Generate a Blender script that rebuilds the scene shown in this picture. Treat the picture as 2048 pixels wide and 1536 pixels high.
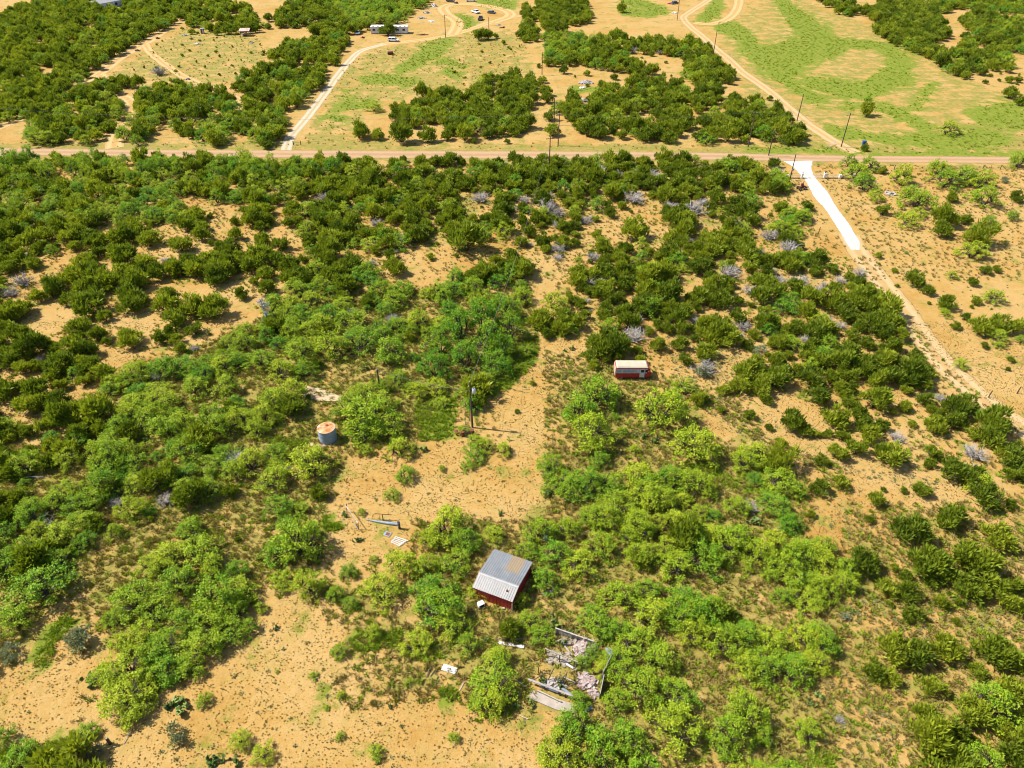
import bpy, math, random
import numpy as np
from mathutils import Vector, Matrix
for o in list(bpy.data.objects): bpy.data.objects.remove(o)
sc = bpy.context.scene
C = sc.collection
rnd = random.Random(11)
rng = np.random.default_rng(7)
# ---------------------------------------------------------------- camera, sky, sun, exposure
HC, PITCH, F = 70.0, math.radians(37.5), 1420.0
cam = bpy.data.cameras.new('camera'); camo = bpy.data.objects.new('camera', cam); C.objects.link(camo)
cam.sensor_width = 36; cam.lens = 36*F/2048; cam.clip_end = 9000; cam.clip_start = .5
camo.location = (0, 0, HC); camo.rotation_euler = (math.pi/2-PITCH, 0, 0); sc.camera = camo
SUN_EL = math.radians(50); SUN_DIR = Vector((-1, .17, 0)).normalized()
w = bpy.data.worlds.new('World'); sc.world = w; w.use_nodes = True
nt = w.node_tree; bg = nt.nodes['Background']
sky = nt.nodes.new('ShaderNodeTexSky'); sky.sky_type = 'NISHITA'; sky.sun_disc = False
sky.sun_elevation = SUN_EL; sky.sun_rotation = math.atan2(SUN_DIR.x, SUN_DIR.y)
nt.links.new(sky.outputs[0], bg.inputs[0]); bg.inputs[1].default_value = .10
sl = bpy.data.lights.new('sun', 'SUN'); sl.energy = 4.6; sl.angle = math.radians(.5); sl.color = (1, .95, .86)
so = bpy.data.objects.new('sun', sl); C.objects.link(so)
ld = Vector((-SUN_DIR.x*math.cos(SUN_EL), -SUN_DIR.y*math.cos(SUN_EL), -math.sin(SUN_EL)))
so.rotation_euler = ld.to_track_quat('-Z', 'Y').to_euler(); so.location = (-80, 60, 120)
sc.view_settings.view_transform = 'Standard'; sc.view_settings.look = 'None'; sc.view_settings.gamma = 1
sc.view_settings.exposure = 1.12
sc.cycles.filter_width = 1.05; sc.render.resolution_x = 1024; sc.render.resolution_y = 768
# ---------------------------------------------------------------- photograph pixel -> ground, and back
CP, SP = math.cos(PITCH), math.sin(PITCH)
def at(px, py, z=0.0):
    u, v = (px-1024)/F, (py-768)/F
    dy, dz = CP-v*SP, -SP-v*CP
    t = (z-HC)/dz
    return Vector((t*u, t*dy, z))
def depth(px, py, z=0.0): return (HC-z)/(SP+(py-768)/F*CP)
def topx(x, y, z):
    x = np.asarray(x, float); y = np.asarray(y, float); z = np.asarray(z, float)-HC
    fz = y*CP-z*SP; uz = y*SP+z*CP
    return 1024+F*x/fz, 768-F*uz/fz
def inpoly(px, py, poly):
    px = np.asarray(px); py = np.asarray(py); ins = np.zeros(px.shape, bool)
    n = len(poly); j = n-1
    for i in range(n):
        xi, yi = poly[i]; xj, yj = poly[j]
        if yi != yj:
            c = ((yi > py) != (yj > py)) & (px < (xj-xi)*(py-yi)/(yj-yi)+xi)
            ins ^= c
        j = i
    return ins
def P(s):
    a = [float(t) for t in s.replace(';', ' ').replace(',', ' ').split()]
    return list(zip(a[::2], a[1::2]))
# ---------------------------------------------------------------- object helpers
def tag(o, label, cat, group=None, kind=None):
    if label: o['label'] = label
    if cat: o['category'] = cat
    if group: o['group'] = group
    if kind: o['kind'] = kind
    return o
def link(o, parent=None):
    C.objects.link(o)
    if parent is not None: o.parent = parent
    return o
def thing(name, label, cat, loc=(0, 0, 0), rz=0.0, group=None):
    o = bpy.data.objects.new(name, None); o.empty_display_size = .3
    o.location = loc; o.rotation_euler = (0, 0, rz); link(o)
    return tag(o, label, cat, group)
class MB:
    def __init__(s): s.v = []; s.f = []; s.vc = []
    def add(s, vs, fs, val=None):
        b = len(s.v); s.v += [tuple(q) for q in vs]; s.f += [tuple(b+i for i in f) for f in fs]
        s.vc += [rnd.random() if val is None else val]*len(vs); return s
    def box(s, c, size, rot=None, val=None):
        hx, hy, hz = (q/2 for q in size); c = Vector(c)
        vs = [Vector((x*hx, y*hy, z*hz)) for x in (-1, 1) for y in (-1, 1) for z in (-1, 1)]
        if rot is not None: vs = [rot @ q for q in vs]
        return s.add([q+c for q in vs], [(0, 1, 3, 2), (4, 6, 7, 5), (0, 4, 5, 1), (2, 3, 7, 6), (0, 2, 6, 4), (1, 5, 7, 3)], val)
    def beam(s, a, b, wd, th, val=None):      # a rectangular bar from a to b
        a, b = Vector(a), Vector(b); d = b-a; q = d.to_track_quat('X', 'Z').to_matrix()
        return s.box((a+b)/2, (d.length, wd, th), q, val)
    def tube(s, pts, rads, n=6, cap=True, val=None):
        pts = [Vector(p) for p in pts]; vs = []; fs = []
        for i, p in enumerate(pts):
            d = (pts[min(i+1, len(pts)-1)]-pts[max(i-1, 0)]).normalized()
            a = d.orthogonal().normalized(); b = d.cross(a)
            if i: # keep frames aligned
                a = (pa-d*pa.dot(d)).normalized(); b = d.cross(a)
            pa = a
            for k in range(n):
                t = 2*math.pi*k/n; vs.append(p+(a*math.cos(t)+b*math.sin(t))*rads[i])
        for i in range(len(pts)-1):
            for k in range(n):
                fs.append((i*n+k, i*n+(k+1) % n, (i+1)*n+(k+1) % n, (i+1)*n+k))
        if cap: fs += [tuple(range(n))[::-1], tuple((len(pts)-1)*n+k for k in range(n))]
        return s.add(vs, fs, val)
    def lathe(s, prof, n=16, c=(0, 0, 0), val=None):
        vs = []; fs = []
        for r, z in prof:
            for k in range(n):
                t = 2*math.pi*k/n; vs.append((c[0]+r*math.cos(t), c[1]+r*math.sin(t), c[2]+z))
        for i in range(len(prof)-1):
            for k in range(n): fs.append((i*n+k, i*n+(k+1) % n, (i+1)*n+(k+1) % n, (i+1)*n+k))
        fs += [tuple(range(n))[::-1], tuple((len(prof)-1)*n+k for k in range(n))]
        return s.add(vs, fs, val)
    def prism(s, prof, y0, y1, inset=None, val=None):   # side profile in xz pulled along y
        n = len(prof); ins = inset or [0]*n
        vs = [(x, y0+i, z) for (x, z), i in zip(prof, ins)]+[(x, y1-i, z) for (x, z), i in zip(prof, ins)]
        fs = [tuple(range(n))[::-1], tuple(range(n, 2*n))]+[(k, (k+1) % n, n+(k+1) % n, n+k) for k in range(n)]
        return s.add(vs, fs, val)
    def mesh(s, name, mats):
        m = bpy.data.meshes.new(name); m.from_pydata(s.v, [], s.f)
        a = m.attributes.new('v', 'FLOAT', 'POINT'); a.data.foreach_set('value', s.vc)
        for q in (mats if isinstance(mats, (list, tuple)) else [mats]): m.materials.append(q)
        return m
    def build(s, name, mat, parent=None, loc=None, rz=None, smooth=False, bevel=0):
        o = bpy.data.objects.new(name, s.mesh(name, mat)); link(o, parent)
        if loc is not None: o.location = loc
        if rz is not None: o.rotation_euler = (0, 0, rz)
        if smooth:
            for p in o.data.polygons: p.use_smooth = len(p.vertices) == 4
        if bevel:
            b = o.modifiers.new('bevel', 'BEVEL'); b.width = bevel; b.segments = 2; b.limit_method = 'ANGLE'
        return o
def npmesh(name, V, Fq, val=None, mats=(), midx=None):
    """V (n,3), Fq (m,4) or (m,3): fast mesh"""
    m = bpy.data.meshes.new(name); V = np.asarray(V, np.float32); Fq = np.asarray(Fq, np.int32); k = Fq.shape[1]
    m.vertices.add(len(V)); m.vertices.foreach_set('co', V.ravel())
    m.loops.add(Fq.size); m.loops.foreach_set('vertex_index', Fq.ravel())
    m.polygons.add(len(Fq)); m.polygons.foreach_set('loop_start', np.arange(0, Fq.size, k, dtype=np.int32))
    if midx is not None: m.polygons.foreach_set('material_index', np.asarray(midx, np.int32))
    for q in mats: m.materials.append(q)
    if val is not None:
        a = m.attributes.new('v', 'FLOAT', 'POINT'); a.data.foreach_set('value', np.asarray(val, np.float32))
    m.update(calc_edges=True); return m
# ---------------------------------------------------------------- materials
class NT:
    def __init__(s, name):
        s.m = bpy.data.materials.new(name); s.m.use_nodes = True; s.n = s.m.node_tree.nodes; s.l = s.m.node_tree.links
        s.b = s.n['Principled BSDF']; s.out = s.n['Material Output']; s.b.inputs['Specular IOR Level'].default_value = .25
    def new(s, t, **k):
        n = s.n.new(t)
        for a, v in k.items(): setattr(n, a, v)
        return n
    def set(s, sock, v):
        if hasattr(v, 'is_linked') or isinstance(v, bpy.types.NodeSocket): s.l.new(v, sock)
        else: sock.default_value = v
    def coord(s, kind='Object'): return s.new('ShaderNodeTexCoord').outputs[kind]
    def noise(s, scale, detail=4, rough=.55, vec=None, dist=0):
        n = s.new('ShaderNodeTexNoise'); n.inputs['Scale'].default_value = scale; n.inputs['Detail'].default_value = detail
        n.inputs['Roughness'].default_value = rough; n.inputs['Distortion'].default_value = dist
        if vec is not None: s.l.new(vec, n.inputs['Vector'])
        return n.outputs['Fac']
    def ramp(s, fac, stops):
        r = s.new('ShaderNodeValToRGB'); s.l.new(fac, r.inputs[0]); e = r.color_ramp.elements
        while len(e) < len(stops): e.new(.5)
        for q, (p, c) in zip(e, stops): q.position = p; q.color = (*c, 1) if len(c) == 3 else c
        return r.outputs[0]
    def mix(s, fac, a, b, mode='MIX'):
        m = s.new('ShaderNodeMix', data_type='RGBA', blend_type=mode)
        s.set(m.inputs[0], fac); s.set(m.inputs[6], (*a, 1) if isinstance(a, tuple) else a); s.set(m.inputs[7], (*b, 1) if isinstance(b, tuple) else b)
        return m.outputs[2]
    def math(s, op, a, b=0.0, c=None):
        m = s.new('ShaderNodeMath', operation=op); s.set(m.inputs[0], a); s.set(m.inputs[1], b)
        if c is not None: s.set(m.inputs[2], c)
        return m.outputs[0]
    def smooth(s, v, lo, hi):
        m = s.new('ShaderNodeMapRange', interpolation_type='SMOOTHSTEP'); s.set(m.inputs[0], v)
        m.inputs[1].default_value = lo; m.inputs[2].default_value = hi; return m.outputs[0]
    def attr(s, name): return s.new('ShaderNodeAttribute', attribute_name=name).outputs['Fac']
    def bump(s, h, strength=.4, dist=.05):
        b = s.new('ShaderNodeBump'); b.inputs['Strength'].default_value = strength; b.inputs['Distance'].default_value = dist
        s.l.new(h, b.inputs['Height']); s.l.new(b.outputs[0], s.b.inputs['Normal'])
def plain(name, c1, c2=None, scale=3.0, rough=.8, metal=0.0, c3=None, bump=0.0, spec=None):
    t = NT(name); c2 = c2 or tuple(q*.75 for q in c1); co = t.coord()
    n = t.noise(scale, 5, .6, co); st = [(.35, c1), (.65, c2)]
    if c3: st = [(.32, c1), (.55, c2), (.72, c3)]
    col = t.ramp(n, st); v = t.attr('v')
    col = t.mix(.35, col, t.mix(v, (.25, .25, .25), (1, 1, 1)), 'MULTIPLY')
    t.l.new(col, t.b.inputs['Base Color']); t.b.inputs['Roughness'].default_value = rough; t.b.inputs['Metallic'].default_value = metal
    if bump: t.bump(t.noise(scale*4, 4, .6, co), bump, .03)
    return t.m
def leafmat(name, dark, mid, light, trans=.25, rough=.6):
    t = NT(name); inf = t.new('ShaderNodeObjectInfo'); v = t.attr('v'); sx = t.new('ShaderNodeSeparateColor'); t.l.new(inf.outputs['Color'], sx.inputs[0])
    oi = t.math('ADD', t.math('MULTIPLY', sx.outputs[1], inf.outputs['Random']), t.math('MULTIPLY', t.math('SUBTRACT', 1.0, sx.outputs[1]), sx.outputs[0]))
    a = t.math('ADD', t.math('MULTIPLY', oi, .58), t.math('MULTIPLY', v, .42))
    col = t.ramp(a, [(.12, dark), (.5, mid), (.88, light)])
    t.l.new(col, t.b.inputs['Base Color']); t.b.inputs['Roughness'].default_value = rough
    tr = t.new('ShaderNodeBsdfTranslucent'); t.l.new(t.mix(1.0, col, (1.0, 1.0, .55), 'MULTIPLY'), tr.inputs[0])
    mx = t.new('ShaderNodeMixShader'); mx.inputs[0].default_value = trans
    t.l.new(t.b.outputs[0], mx.inputs[1]); t.l.new(tr.outputs[0], mx.inputs[2]); t.l.new(mx.outputs[0], t.out.inputs[0])
    return t.m
M = {}
M['juniper'] = leafmat('juniper_foliage', (.085, .13, .010), (.175, .225, .013), (.30, .335, .022), .40)
M['mesquite'] = leafmat('mesquite_foliage', (.095, .27, .014), (.235, .34, .012), (.39, .44, .020), .34)
M['silver'] = leafmat('silver_foliage', (.16, .19, .095), (.24, .265, .15), (.31, .33, .19), .3)
M['cactus'] = leafmat('cactus_pad', (.06, .11, .02), (.11, .165, .03), (.21, .24, .045), .15, .5)
M['tuft'] = leafmat('tuft_blade', (.22, .16, .055), (.29, .22, .075), (.34, .28, .10), .5)
M['drygrass'] = leafmat('dry_grass_blade', (.18, .14, .03), (.26, .20, .05), (.34, .27, .09), .25)
M['greengrass'] = leafmat('green_grass_blade', (.14, .22, .010), (.21, .29, .012), (.28, .34, .02), .3)
M['forb'] = leafmat('forb_leaf', (.20, .20, .08), (.27, .26, .11), (.33, .30, .13), .3)
M['bark'] = plain('bark', (.10, .075, .055), (.05, .036, .028), 6, .9)
M['deadwood'] = plain('dead_wood', (.40, .36, .33), (.28, .25, .22), 5, .9)
M['wood'] = plain('weathered_wood', (.36, .30, .23), (.22, .18, .13), 5, .85)
M['darkwood'] = plain('dark_wood', (.12, .085, .06), (.07, .05, .036), 6, .9)
M['pole'] = plain('pole_wood', (.10, .07, .05), (.055, .04, .03), 5, .9)
M['white'] = plain('white_paint', (.60, .59, .57), (.48, .46, .43), 2, .6)
M['galv'] = plain('galvanised_metal', (.28, .31, .35), (.21, .24, .28), 2.5, .45, .35)
M['glass'] = plain('dark_glass', (.02, .025, .03), (.03, .035, .04), 2, .15)
M['rubber'] = plain('tyre_rubber', (.025, .025, .026), None, 4, .8)
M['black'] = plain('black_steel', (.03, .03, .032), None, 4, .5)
M['rust'] = plain('rusty_steel', (.22, .075, .03), (.10, .035, .02), 4, .85, 0, (.33, .14, .05))
M['concrete'] = plain('concrete', (.34, .285, .23), (.26, .22, .18), 1.2, .9)
M['tanslab'] = plain('sandy_concrete', (.42, .31, .19), (.36, .26, .15), 1.0, .9)
M['pink'] = plain('pink_insulation', (.34, .19, .175), (.34, .29, .26), 3, .95, 0, (.44, .41, .38))
M['blue'] = plain('blue_plastic', (.02, .07, .22), (.02, .055, .17), 2, .4)
M['red'] = plain('red_paint', (.42, .03, .025), (.30, .025, .02), 2.5, .55)
M['whitecar'] = plain('white_car_paint', (.75, .75, .74), (.68, .68, .67), 2, .3)
M['darkcar'] = plain('dark_car_paint', (.05, .05, .06), (.08, .06, .055), 2, .3)
M['junk'] = plain('scrap_mix', (.48, .45, .42), (.25, .21, .19), 1.3, .7, 0, (.6, .57, .55))
M['cable'] = plain('cable', (.20, .20, .20), None, 3, .6)
# ---------------------------------------------------------------- painted regions (photograph pixels, mapped to the ground)
SWATHS = [  # fresh green grass: px, py, half width in px
 '1556 -15 9 1563 5 9 1585 30 14 1610 55 19 1640 80 22 1625 100 22 1590 105 24 1560 108 18 1536 118 20 1510 108 14 1490 92 12',
 '1436 52 8 1465 58 12 1490 75 12 1505 92 11', '1536 122 17 1575 130 16 1600 140 9', '1545 145 9 1580 165 8 1612 190 8 1645 207 8',
 '1610 162 7 1650 170 13 1690 178 14 1730 182 13 1760 166 17 1790 145 17 1800 125 20 1782 105 13 1770 95 8', '1650 95 20 1700 88 8 1775 92 5',
 '1770 165 13 1802 150 15 1815 165 10', '1690 210 7 1712 215 7', '1760 213 8 1800 230 9 1840 245 9 1855 255 7', '1862 170 7 1850 190 8 1840 205 8 1825 218 7',
 '1660 262 9 1750 275 7 1820 281 9 1900 283 14 1960 277 15 2010 280 9', '1955 230 15 2010 230 20 2070 240 18',
 '1500 299 4 1620 300 4 1700 305 3 1800 308 3 2080 309 4', '1250 2 5 1290 11 7 1330 22 6 1290 28 5', '1405 38 8 1425 25 11 1435 10 10', '1245 20 7 1282 28 6',
 '800 140 6 835 122 10 865 100 14 890 84 10', '725 160 6 765 157 8 810 163 8 832 163 5', '680 213 6 740 208 8', '915 38 9 930 46 12 945 48 6', '1145 178 5 1205 180 4',
 '880 118 5 930 135 4', '890 145 6 925 150 4', '960 5 6 1024 10 8', '690 187 7 700 205 9', '650 230 6 690 240 6']
GREEN = [P(q) for q in (
 '1015 690;1075 668;1078 700;1060 735;1030 768;990 795;960 800;950 782;1000 742', '834 800;880 785;915 800;912 850;890 880;845 882;828 850',
 '1060 650;1090 640;1140 660;1130 675;1080 665', '125 1228;152 1240;112 1290;95 1340;68 1332;80 1290', '300 1378;340 1345;395 1330;392 1350;350 1367;310 1388',
 '700 1280;745 1255;800 1265;800 1290;745 1305;705 1310', '800 1292;840 1300;890 1310;886 1322;830 1318', '870 1370;920 1385;935 1405;900 1402;870 1385',
 '1370 925;1420 930;1470 960;1480 980;1420 965', '1000 1425;1024 1420;1020 1440;940 1445;960 1430', '1570 1525;1650 1500;1700 1536;1570 1560',
 '1480 970;1536 975;1540 990;1490 985', '560 870;620 885;600 900;520 880', '640 1030;690 1045;700 1060;650 1062', '-20 1500;40 1495;110 1480;115 1500;60 1536;-20 1545')]
DRY = [P(q) for q in (   # dry grass and litter
 '600 292;690 130;740 100;890 75;1020 60;1050 82;1060 150;940 180;840 190;740 220;690 292', '215 150;300 95;372 55;512 70;540 110;475 150;460 175;280 160',
 '600 284;1540 290;2060 300;2060 345;1540 330;600 324;-40 318;-40 285', '480 660;600 590;850 575;1060 570;1075 690;1000 760;880 800;830 900;690 920;640 1040;660 1120;560 1170;240 1270;100 1210;0 1340;-60 1340;-60 900;150 880;220 760;400 690',
 '1085 700;1330 760;1400 860;1640 970;1620 1060;1560 1100;1700 1110;1740 1250;1650 1300;1690 1400;1660 1560;1110 1560;1110 1260;1085 1080;1090 900',
 '1840 250;2060 240;2060 300;1840 290', '820 1040;1090 1040;1110 1300;1060 1440;880 1400;900 1320;830 1260', '1380 780;1460 790;1540 880;1680 930;1680 960;1540 900;1390 810',
 '1640 950;1700 960;1680 1080;1760 1090;1780 1050;1700 1000', '930 390;990 395;975 435;850 510;840 480', '1390 430;1450 430;1425 480;1390 465', '600 1180;700 1170;880 1290;880 1400;700 1420;640 1360;760 1310;660 1250', '1690 1010;2080 1000;2080 1560;1640 1560')]
CLEAR = [P(q) for q in (  # open ground among the near scrub
 '360 390;420 388;425 412;475 412;480 440;512 455;512 480;480 500;440 470;420 440;405 425;372 405', '225 490;297 480;312 448;370 448;375 462;320 460;300 478;340 505;412 505;405 525;345 515;300 505;262 505;240 500',
 '112 509;162 499;147 534;100 544;72 561;42 556;75 539;90 524', '192 530;240 528;220 545', '300 556;340 551;342 569;410 571;475 559;475 574;420 584;410 604;395 614;357 591;332 576;300 581',
 '82 596;105 594;142 609;142 649;50 669;45 654;80 639;80 609', '230 631;275 619;310 629;307 671;285 676;250 654;232 649;160 661;170 690;205 690;225 699;240 699;282 684;275 716;245 734;205 729;195 700;150 665',
 '457 594;520 590;520 634;475 654;410 659;415 644;460 629', '97 778;180 785;140 800;100 790', '0 800;47 818;50 833;0 825', '0 735;28 745;10 760;0 760', '550 414;587 399;582 411;557 441',
 '512 459;570 449;580 456;575 489;610 504;585 511;537 504;567 496', '552 556;570 564;572 584;555 594', '844 489;877 461;892 469;902 501;947 509;942 534;897 546;892 569;837 569;807 534;789 529;809 504',
 '934 406;977 406;972 429;947 429', '969 469;1024 469;1024 489;982 499', '837 596;877 594;867 631;840 634', '980 569;1004 571;1012 596;987 596', '642 741;757 741;757 768;700 780;640 760',
 '1209 434;1241 419;1261 421;1294 401;1314 401;1296 424;1301 449;1339 451;1334 459;1304 466;1299 481;1256 484;1209 481;1186 486;1171 499;1141 504;1154 531;1136 549;1114 561;1111 584;1084 584;1081 609;1091 634;1064 634;1059 604;1069 584;1069 556;1094 554;1064 531;1056 521;1116 526;1134 509;1164 496;1184 479;1206 476;1174 466;1174 446;1206 441',
 '1059 671;1144 671;1174 694;1164 706;1149 719;1134 744;1121 768;1131 805;1101 835;1134 853;1141 888;1096 903;1081 928;1091 955;1076 978;1091 998;1086 1033;1039 1033;1024 1085;1002 1080;962 1050;932 1033;917 1013;894 1013;867 1033;827 1045;824 1073;837 1090;782 1098;749 1125;724 1128;674 1118;657 1068;634 1043;652 1028;692 1008;662 998;687 980;694 955;687 923;744 908;774 923;822 918;862 903;899 878;924 888;922 943;942 948;982 923;1024 928;1020 880;1000 860;987 825;969 798;1031 768;1066 709;1076 681',
 '1359 549;1409 544;1394 591;1376 584;1376 564', '1384 619;1469 614;1446 644;1419 651;1429 629', '1324 671;1449 684;1499 709;1476 734;1449 768;1356 768;1354 751;1324 734;1331 709', '1391 434;1449 434;1424 454;1416 471;1394 459',
 '1519 384;1545 384;1540 450;1510 460;1514 420', '1491 469;1524 466;1514 489;1494 489', '57 960;97 943;117 963;105 980;77 980', '212 1093;270 1048;325 1030;405 1018;450 993;512 993;512 1030;437 1028;375 1043;325 1060;270 1075;225 1113;237 1152;230 1190;200 1240;160 1260;130 1300;95 1340;60 1330;120 1220;150 1152;160 1118',
 '449 1063;512 1043;530 1080;512 1118;500 1160;462 1143;442 1118', '474 888;512 893;512 918;487 908', '774 780;869 788;857 818;832 815;792 800', '834 800;880 785;915 800;912 850;890 880;845 882;828 850', '605 768;640 770;690 790;680 810;640 806;603 798',
 '1229 900;1274 878;1324 890;1334 923;1319 938;1299 948;1281 933;1239 913', '1381 810;1449 790;1474 843;1536 870;1536 893;1474 880;1444 868;1399 853',
 '1370 925;1440 930;1474 968;1545 975;1545 990;1474 980;1390 950',
 '1520 780;1611 800;1676 810;1696 818;1676 848;1706 868;1744 908;1811 936;1874 948;1874 963;1936 968;1946 993;1971 1013;2011 1020;2060 1045;2060 1095;2031 1068;1998 1048;1946 1055;1926 1013;1874 1020;1868 1048;1836 1030;1781 1038;1776 1063;1748 1088;1716 1085;1686 1093;1641 1075;1621 1055;1636 1018;1676 1018;1656 993;1618 958;1598 943;1573 908;1520 873',
 '1776 768;1801 773;1831 790;1798 805;1796 825;1773 848;1753 828;1786 805', '1976 1086;2060 1115;2060 1145;2011 1125', '0 1352;37 1332;70 1272;50 1227;120 1210;117 1227;95 1262;72 1312;107 1327;140 1317;190 1314;200 1332;160 1367;160 1390;187 1417;145 1440;125 1477;105 1502;55 1477;25 1465;-30 1447;-30 1352',
 '512 1245;462 1269;450 1314;395 1352;320 1382;300 1402;312 1427;250 1452;225 1477;217 1507;232 1560;1081 1560;1081 1536;1086 1487;1089 1452;1106 1447;1109 1422;1056 1424;1024 1432;987 1447;937 1447;942 1402;937 1367;957 1327;887 1322;807 1312;799 1292;777 1289;737 1317;672 1322;662 1307;702 1277;712 1264;762 1242;787 1247;822 1247;844 1202;847 1177;812 1192;762 1239;737 1234;687 1217;637 1190;587 1177;530 1215',
 '1429 1150;1486 1165;1540 1200;1545 1290;1515 1250;1470 1190', '1399 1302;1440 1310;1500 1370;1490 1385;1440 1345;1400 1325', '1346 1505;1391 1510;1400 1560;1350 1560', '1239 1418;1299 1435;1290 1450;1240 1435', '1470 1330;1500 1350;1536 1400;1520 1400;1480 1360',
 '1568 1224;1676 1219;1731 1202;1786 1202;1811 1224;1846 1249;1868 1214;1906 1227;1931 1202;1998 1202;2011 1237;2060 1252;2060 1277;2016 1272;1951 1269;1926 1282;1911 1264;1868 1259;1856 1287;1836 1269;1761 1252;1723 1239;1676 1257;1598 1242;1578 1252',
 '1648 1294;1691 1317;1721 1347;1721 1377;1736 1407;1761 1440;1798 1452;1796 1474;1836 1487;1761 1502;1711 1477;1691 1502;1686 1560;1655 1560;1672 1480;1690 1440;1680 1400;1690 1370;1670 1330', '1600 1380;1690 1360;1700 1440;1640 1420', '1936 1312;1976 1337;2006 1377;1936 1397;1911 1382;1933 1342',
 '1065 1130;1110 1110;1170 1150;1180 1200;1110 1215;1065 1220;1030 1235', '1100 1250;1190 1280;1230 1330;1200 1370;1190 1425;1130 1420;1050 1400;1060 1350;1040 1300', '940 1225;1030 1225;1060 1240;960 1230', '590 870;690 870;700 895;600 898', '1225 745;1320 745;1330 775;1230 775',
 # right of the track to the frame edge
 '1583 384;1583 409;1623 402;1628 421;1623 446;1611 484;1618 506;1666 494;1696 509;1698 531;1741 544;1746 564;1786 589;1786 614;1801 634;1811 654;1846 666;1851 684;1881 716;1906 744;1931 768;1966 790;1986 818;2001 838;2031 850;2090 890;2500 890;2500 320;1560 320')]
VEG = [(P(q), pm) for q, pm in (   # scrub beyond the paved road: outline, share of light-green mesquite
 ('-160 60;-60 45;0 27;70 5;90 -30;455 -30;390 18;350 40;300 68;245 98;210 120;165 155;115 185;60 225;20 240;-160 300', .1),
 ('140 175;212 160;240 190;255 212;245 232;212 265;175 282;62 282;47 240;45 232;82 217;120 190', .3), ('210 152;240 162;265 152;283 165;275 178;240 175', .1),
 ('283 170;362 170;390 180;420 172;460 195;460 215;432 228;350 240;328 250;300 252;265 238;262 225;275 208;295 195', .12), ('240 248;300 245;300 280;245 285', .8),
 ('335 250;400 245;455 225;475 212;512 215;512 262;470 280;430 285;360 270;335 262', .45), ('475 150;512 138;512 215;490 205;463 180', .1),
 ('545 30;595 0;620 -30;870 -30;847 12;812 25;807 42;742 45;720 55;705 68;692 85;672 98;620 65;632 45;595 52;520 52', .15), ('655 -30;860 -30;845 10;812 28;807 42;742 45;700 50;670 20', .95),
 ('540 112;572 88;612 78;652 80;687 85;672 125;625 125;592 120;587 147;567 140;545 120', .05), ('512 137;547 130;582 145;620 130;654 130;654 150;632 175;612 192;594 212;570 217;512 200', .3),
 ('512 215;557 215;572 232;570 270;542 280;537 290;512 290', .5), ('737 225;762 230;802 210;837 200;882 187;922 192;934 205;952 175;977 152;1024 160;1024 270;987 272;947 272;900 272;882 250;832 250;802 242;762 240', .1),
 ('1064 -20;1164 -20;1174 15;1189 20;1184 30;1179 42;1166 47;1129 47;1129 60;1104 60;1081 50;1074 27', .05), ('1049 5;1061 15;1069 40;1074 62;1071 82;1036 77;1039 62;1046 45', .05),
 ('1089 70;1131 67;1174 72;1194 80;1204 75;1249 70;1274 80;1324 80;1369 85;1379 77;1414 100;1446 120;1459 150;1459 172;1414 180;1389 172;1364 147;1374 125;1366 107;1356 110;1324 105;1274 100;1249 102;1236 107;1264 120;1296 135;1311 150;1261 150;1239 140;1196 137;1164 125;1131 125;1096 127;1091 100', .12), ('1089 70;1131 67;1174 72;1185 90;1170 115;1100 125', .8),
 ('1256 155;1289 152;1306 170;1326 167;1356 165;1384 180;1379 200;1371 215;1316 217;1274 220;1261 225;1234 225;1234 245;1246 265;1239 277;1204 272;1164 272;1141 257;1144 237;1121 232;1116 205;1131 190;1144 197;1174 207;1174 187;1209 185;1221 172;1241 185;1264 180', .06),
 ('1246 242;1274 235;1286 245;1316 232;1334 220;1379 220;1384 240;1374 265;1344 277;1279 277;1249 265', .06), ('1384 187;1414 182;1449 190;1481 200;1536 210;1573 230;1596 242;1613 260;1613 285;1568 285;1536 280;1499 280;1459 275;1451 282;1394 277;1396 252;1406 230;1389 215', .08),
 ('1024 150;1059 150;1076 165;1079 175;1069 207;1050 212;1066 235;1050 270;1024 275', .05), ('1626 -20;1676 -20;1708 8;1706 38;1691 32;1676 22;1644 8', .05),
 ('1714 22;1758 8;1776 -20;1844 -20;1851 20;1878 28;1886 50;1894 68;1881 80;1858 82;1864 92;1886 100;1896 125;1886 130;1856 112;1831 108;1806 92;1786 82;1751 62;1748 50;1758 42', .05),
 ('1851 -25;2200 -25;2200 28;2011 25;1976 25;1946 15;1898 15;1898 25;1858 20', .3), ('1921 38;1961 25;1996 38;2120 48;2120 100;2023 100;2006 88;2023 120;2023 140;1973 140;1966 148;1936 158;1898 140;1896 108;1926 88;1921 75;1931 60', .2),
 ('1666 318;1716 305;1751 315;1761 335;1751 350;1761 370;1711 370;1696 362;1711 347;1683 335', .95), ('1848 357;1911 350;1948 340;2011 337;2120 350;2120 384;1886 384;1851 367', .7), ('372 45;410 10;440 5;490 10;512 15;512 60;470 65;430 60;385 52', .1))]
VGAP = [(95, 138, 22, 11), (185, 52, 14, 8), (185, 92, 15, 9), (143, 85, 10, 7), (140, 130, 14, 8), (470, 30, 20, 8), (430, 45, 14, 6), (545, 45, 16, 6), (585, 40, 10, 5), (640, 42, 14, 6), (222, 11, 34, 9), (1925, 62, 12, 14), (1905, 95, 12, 10), (1960, 95, 14, 14), (2000, 85, 10, 8), (1530, 225, 8, 6), (1290, 243, 14, 5)]
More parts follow.
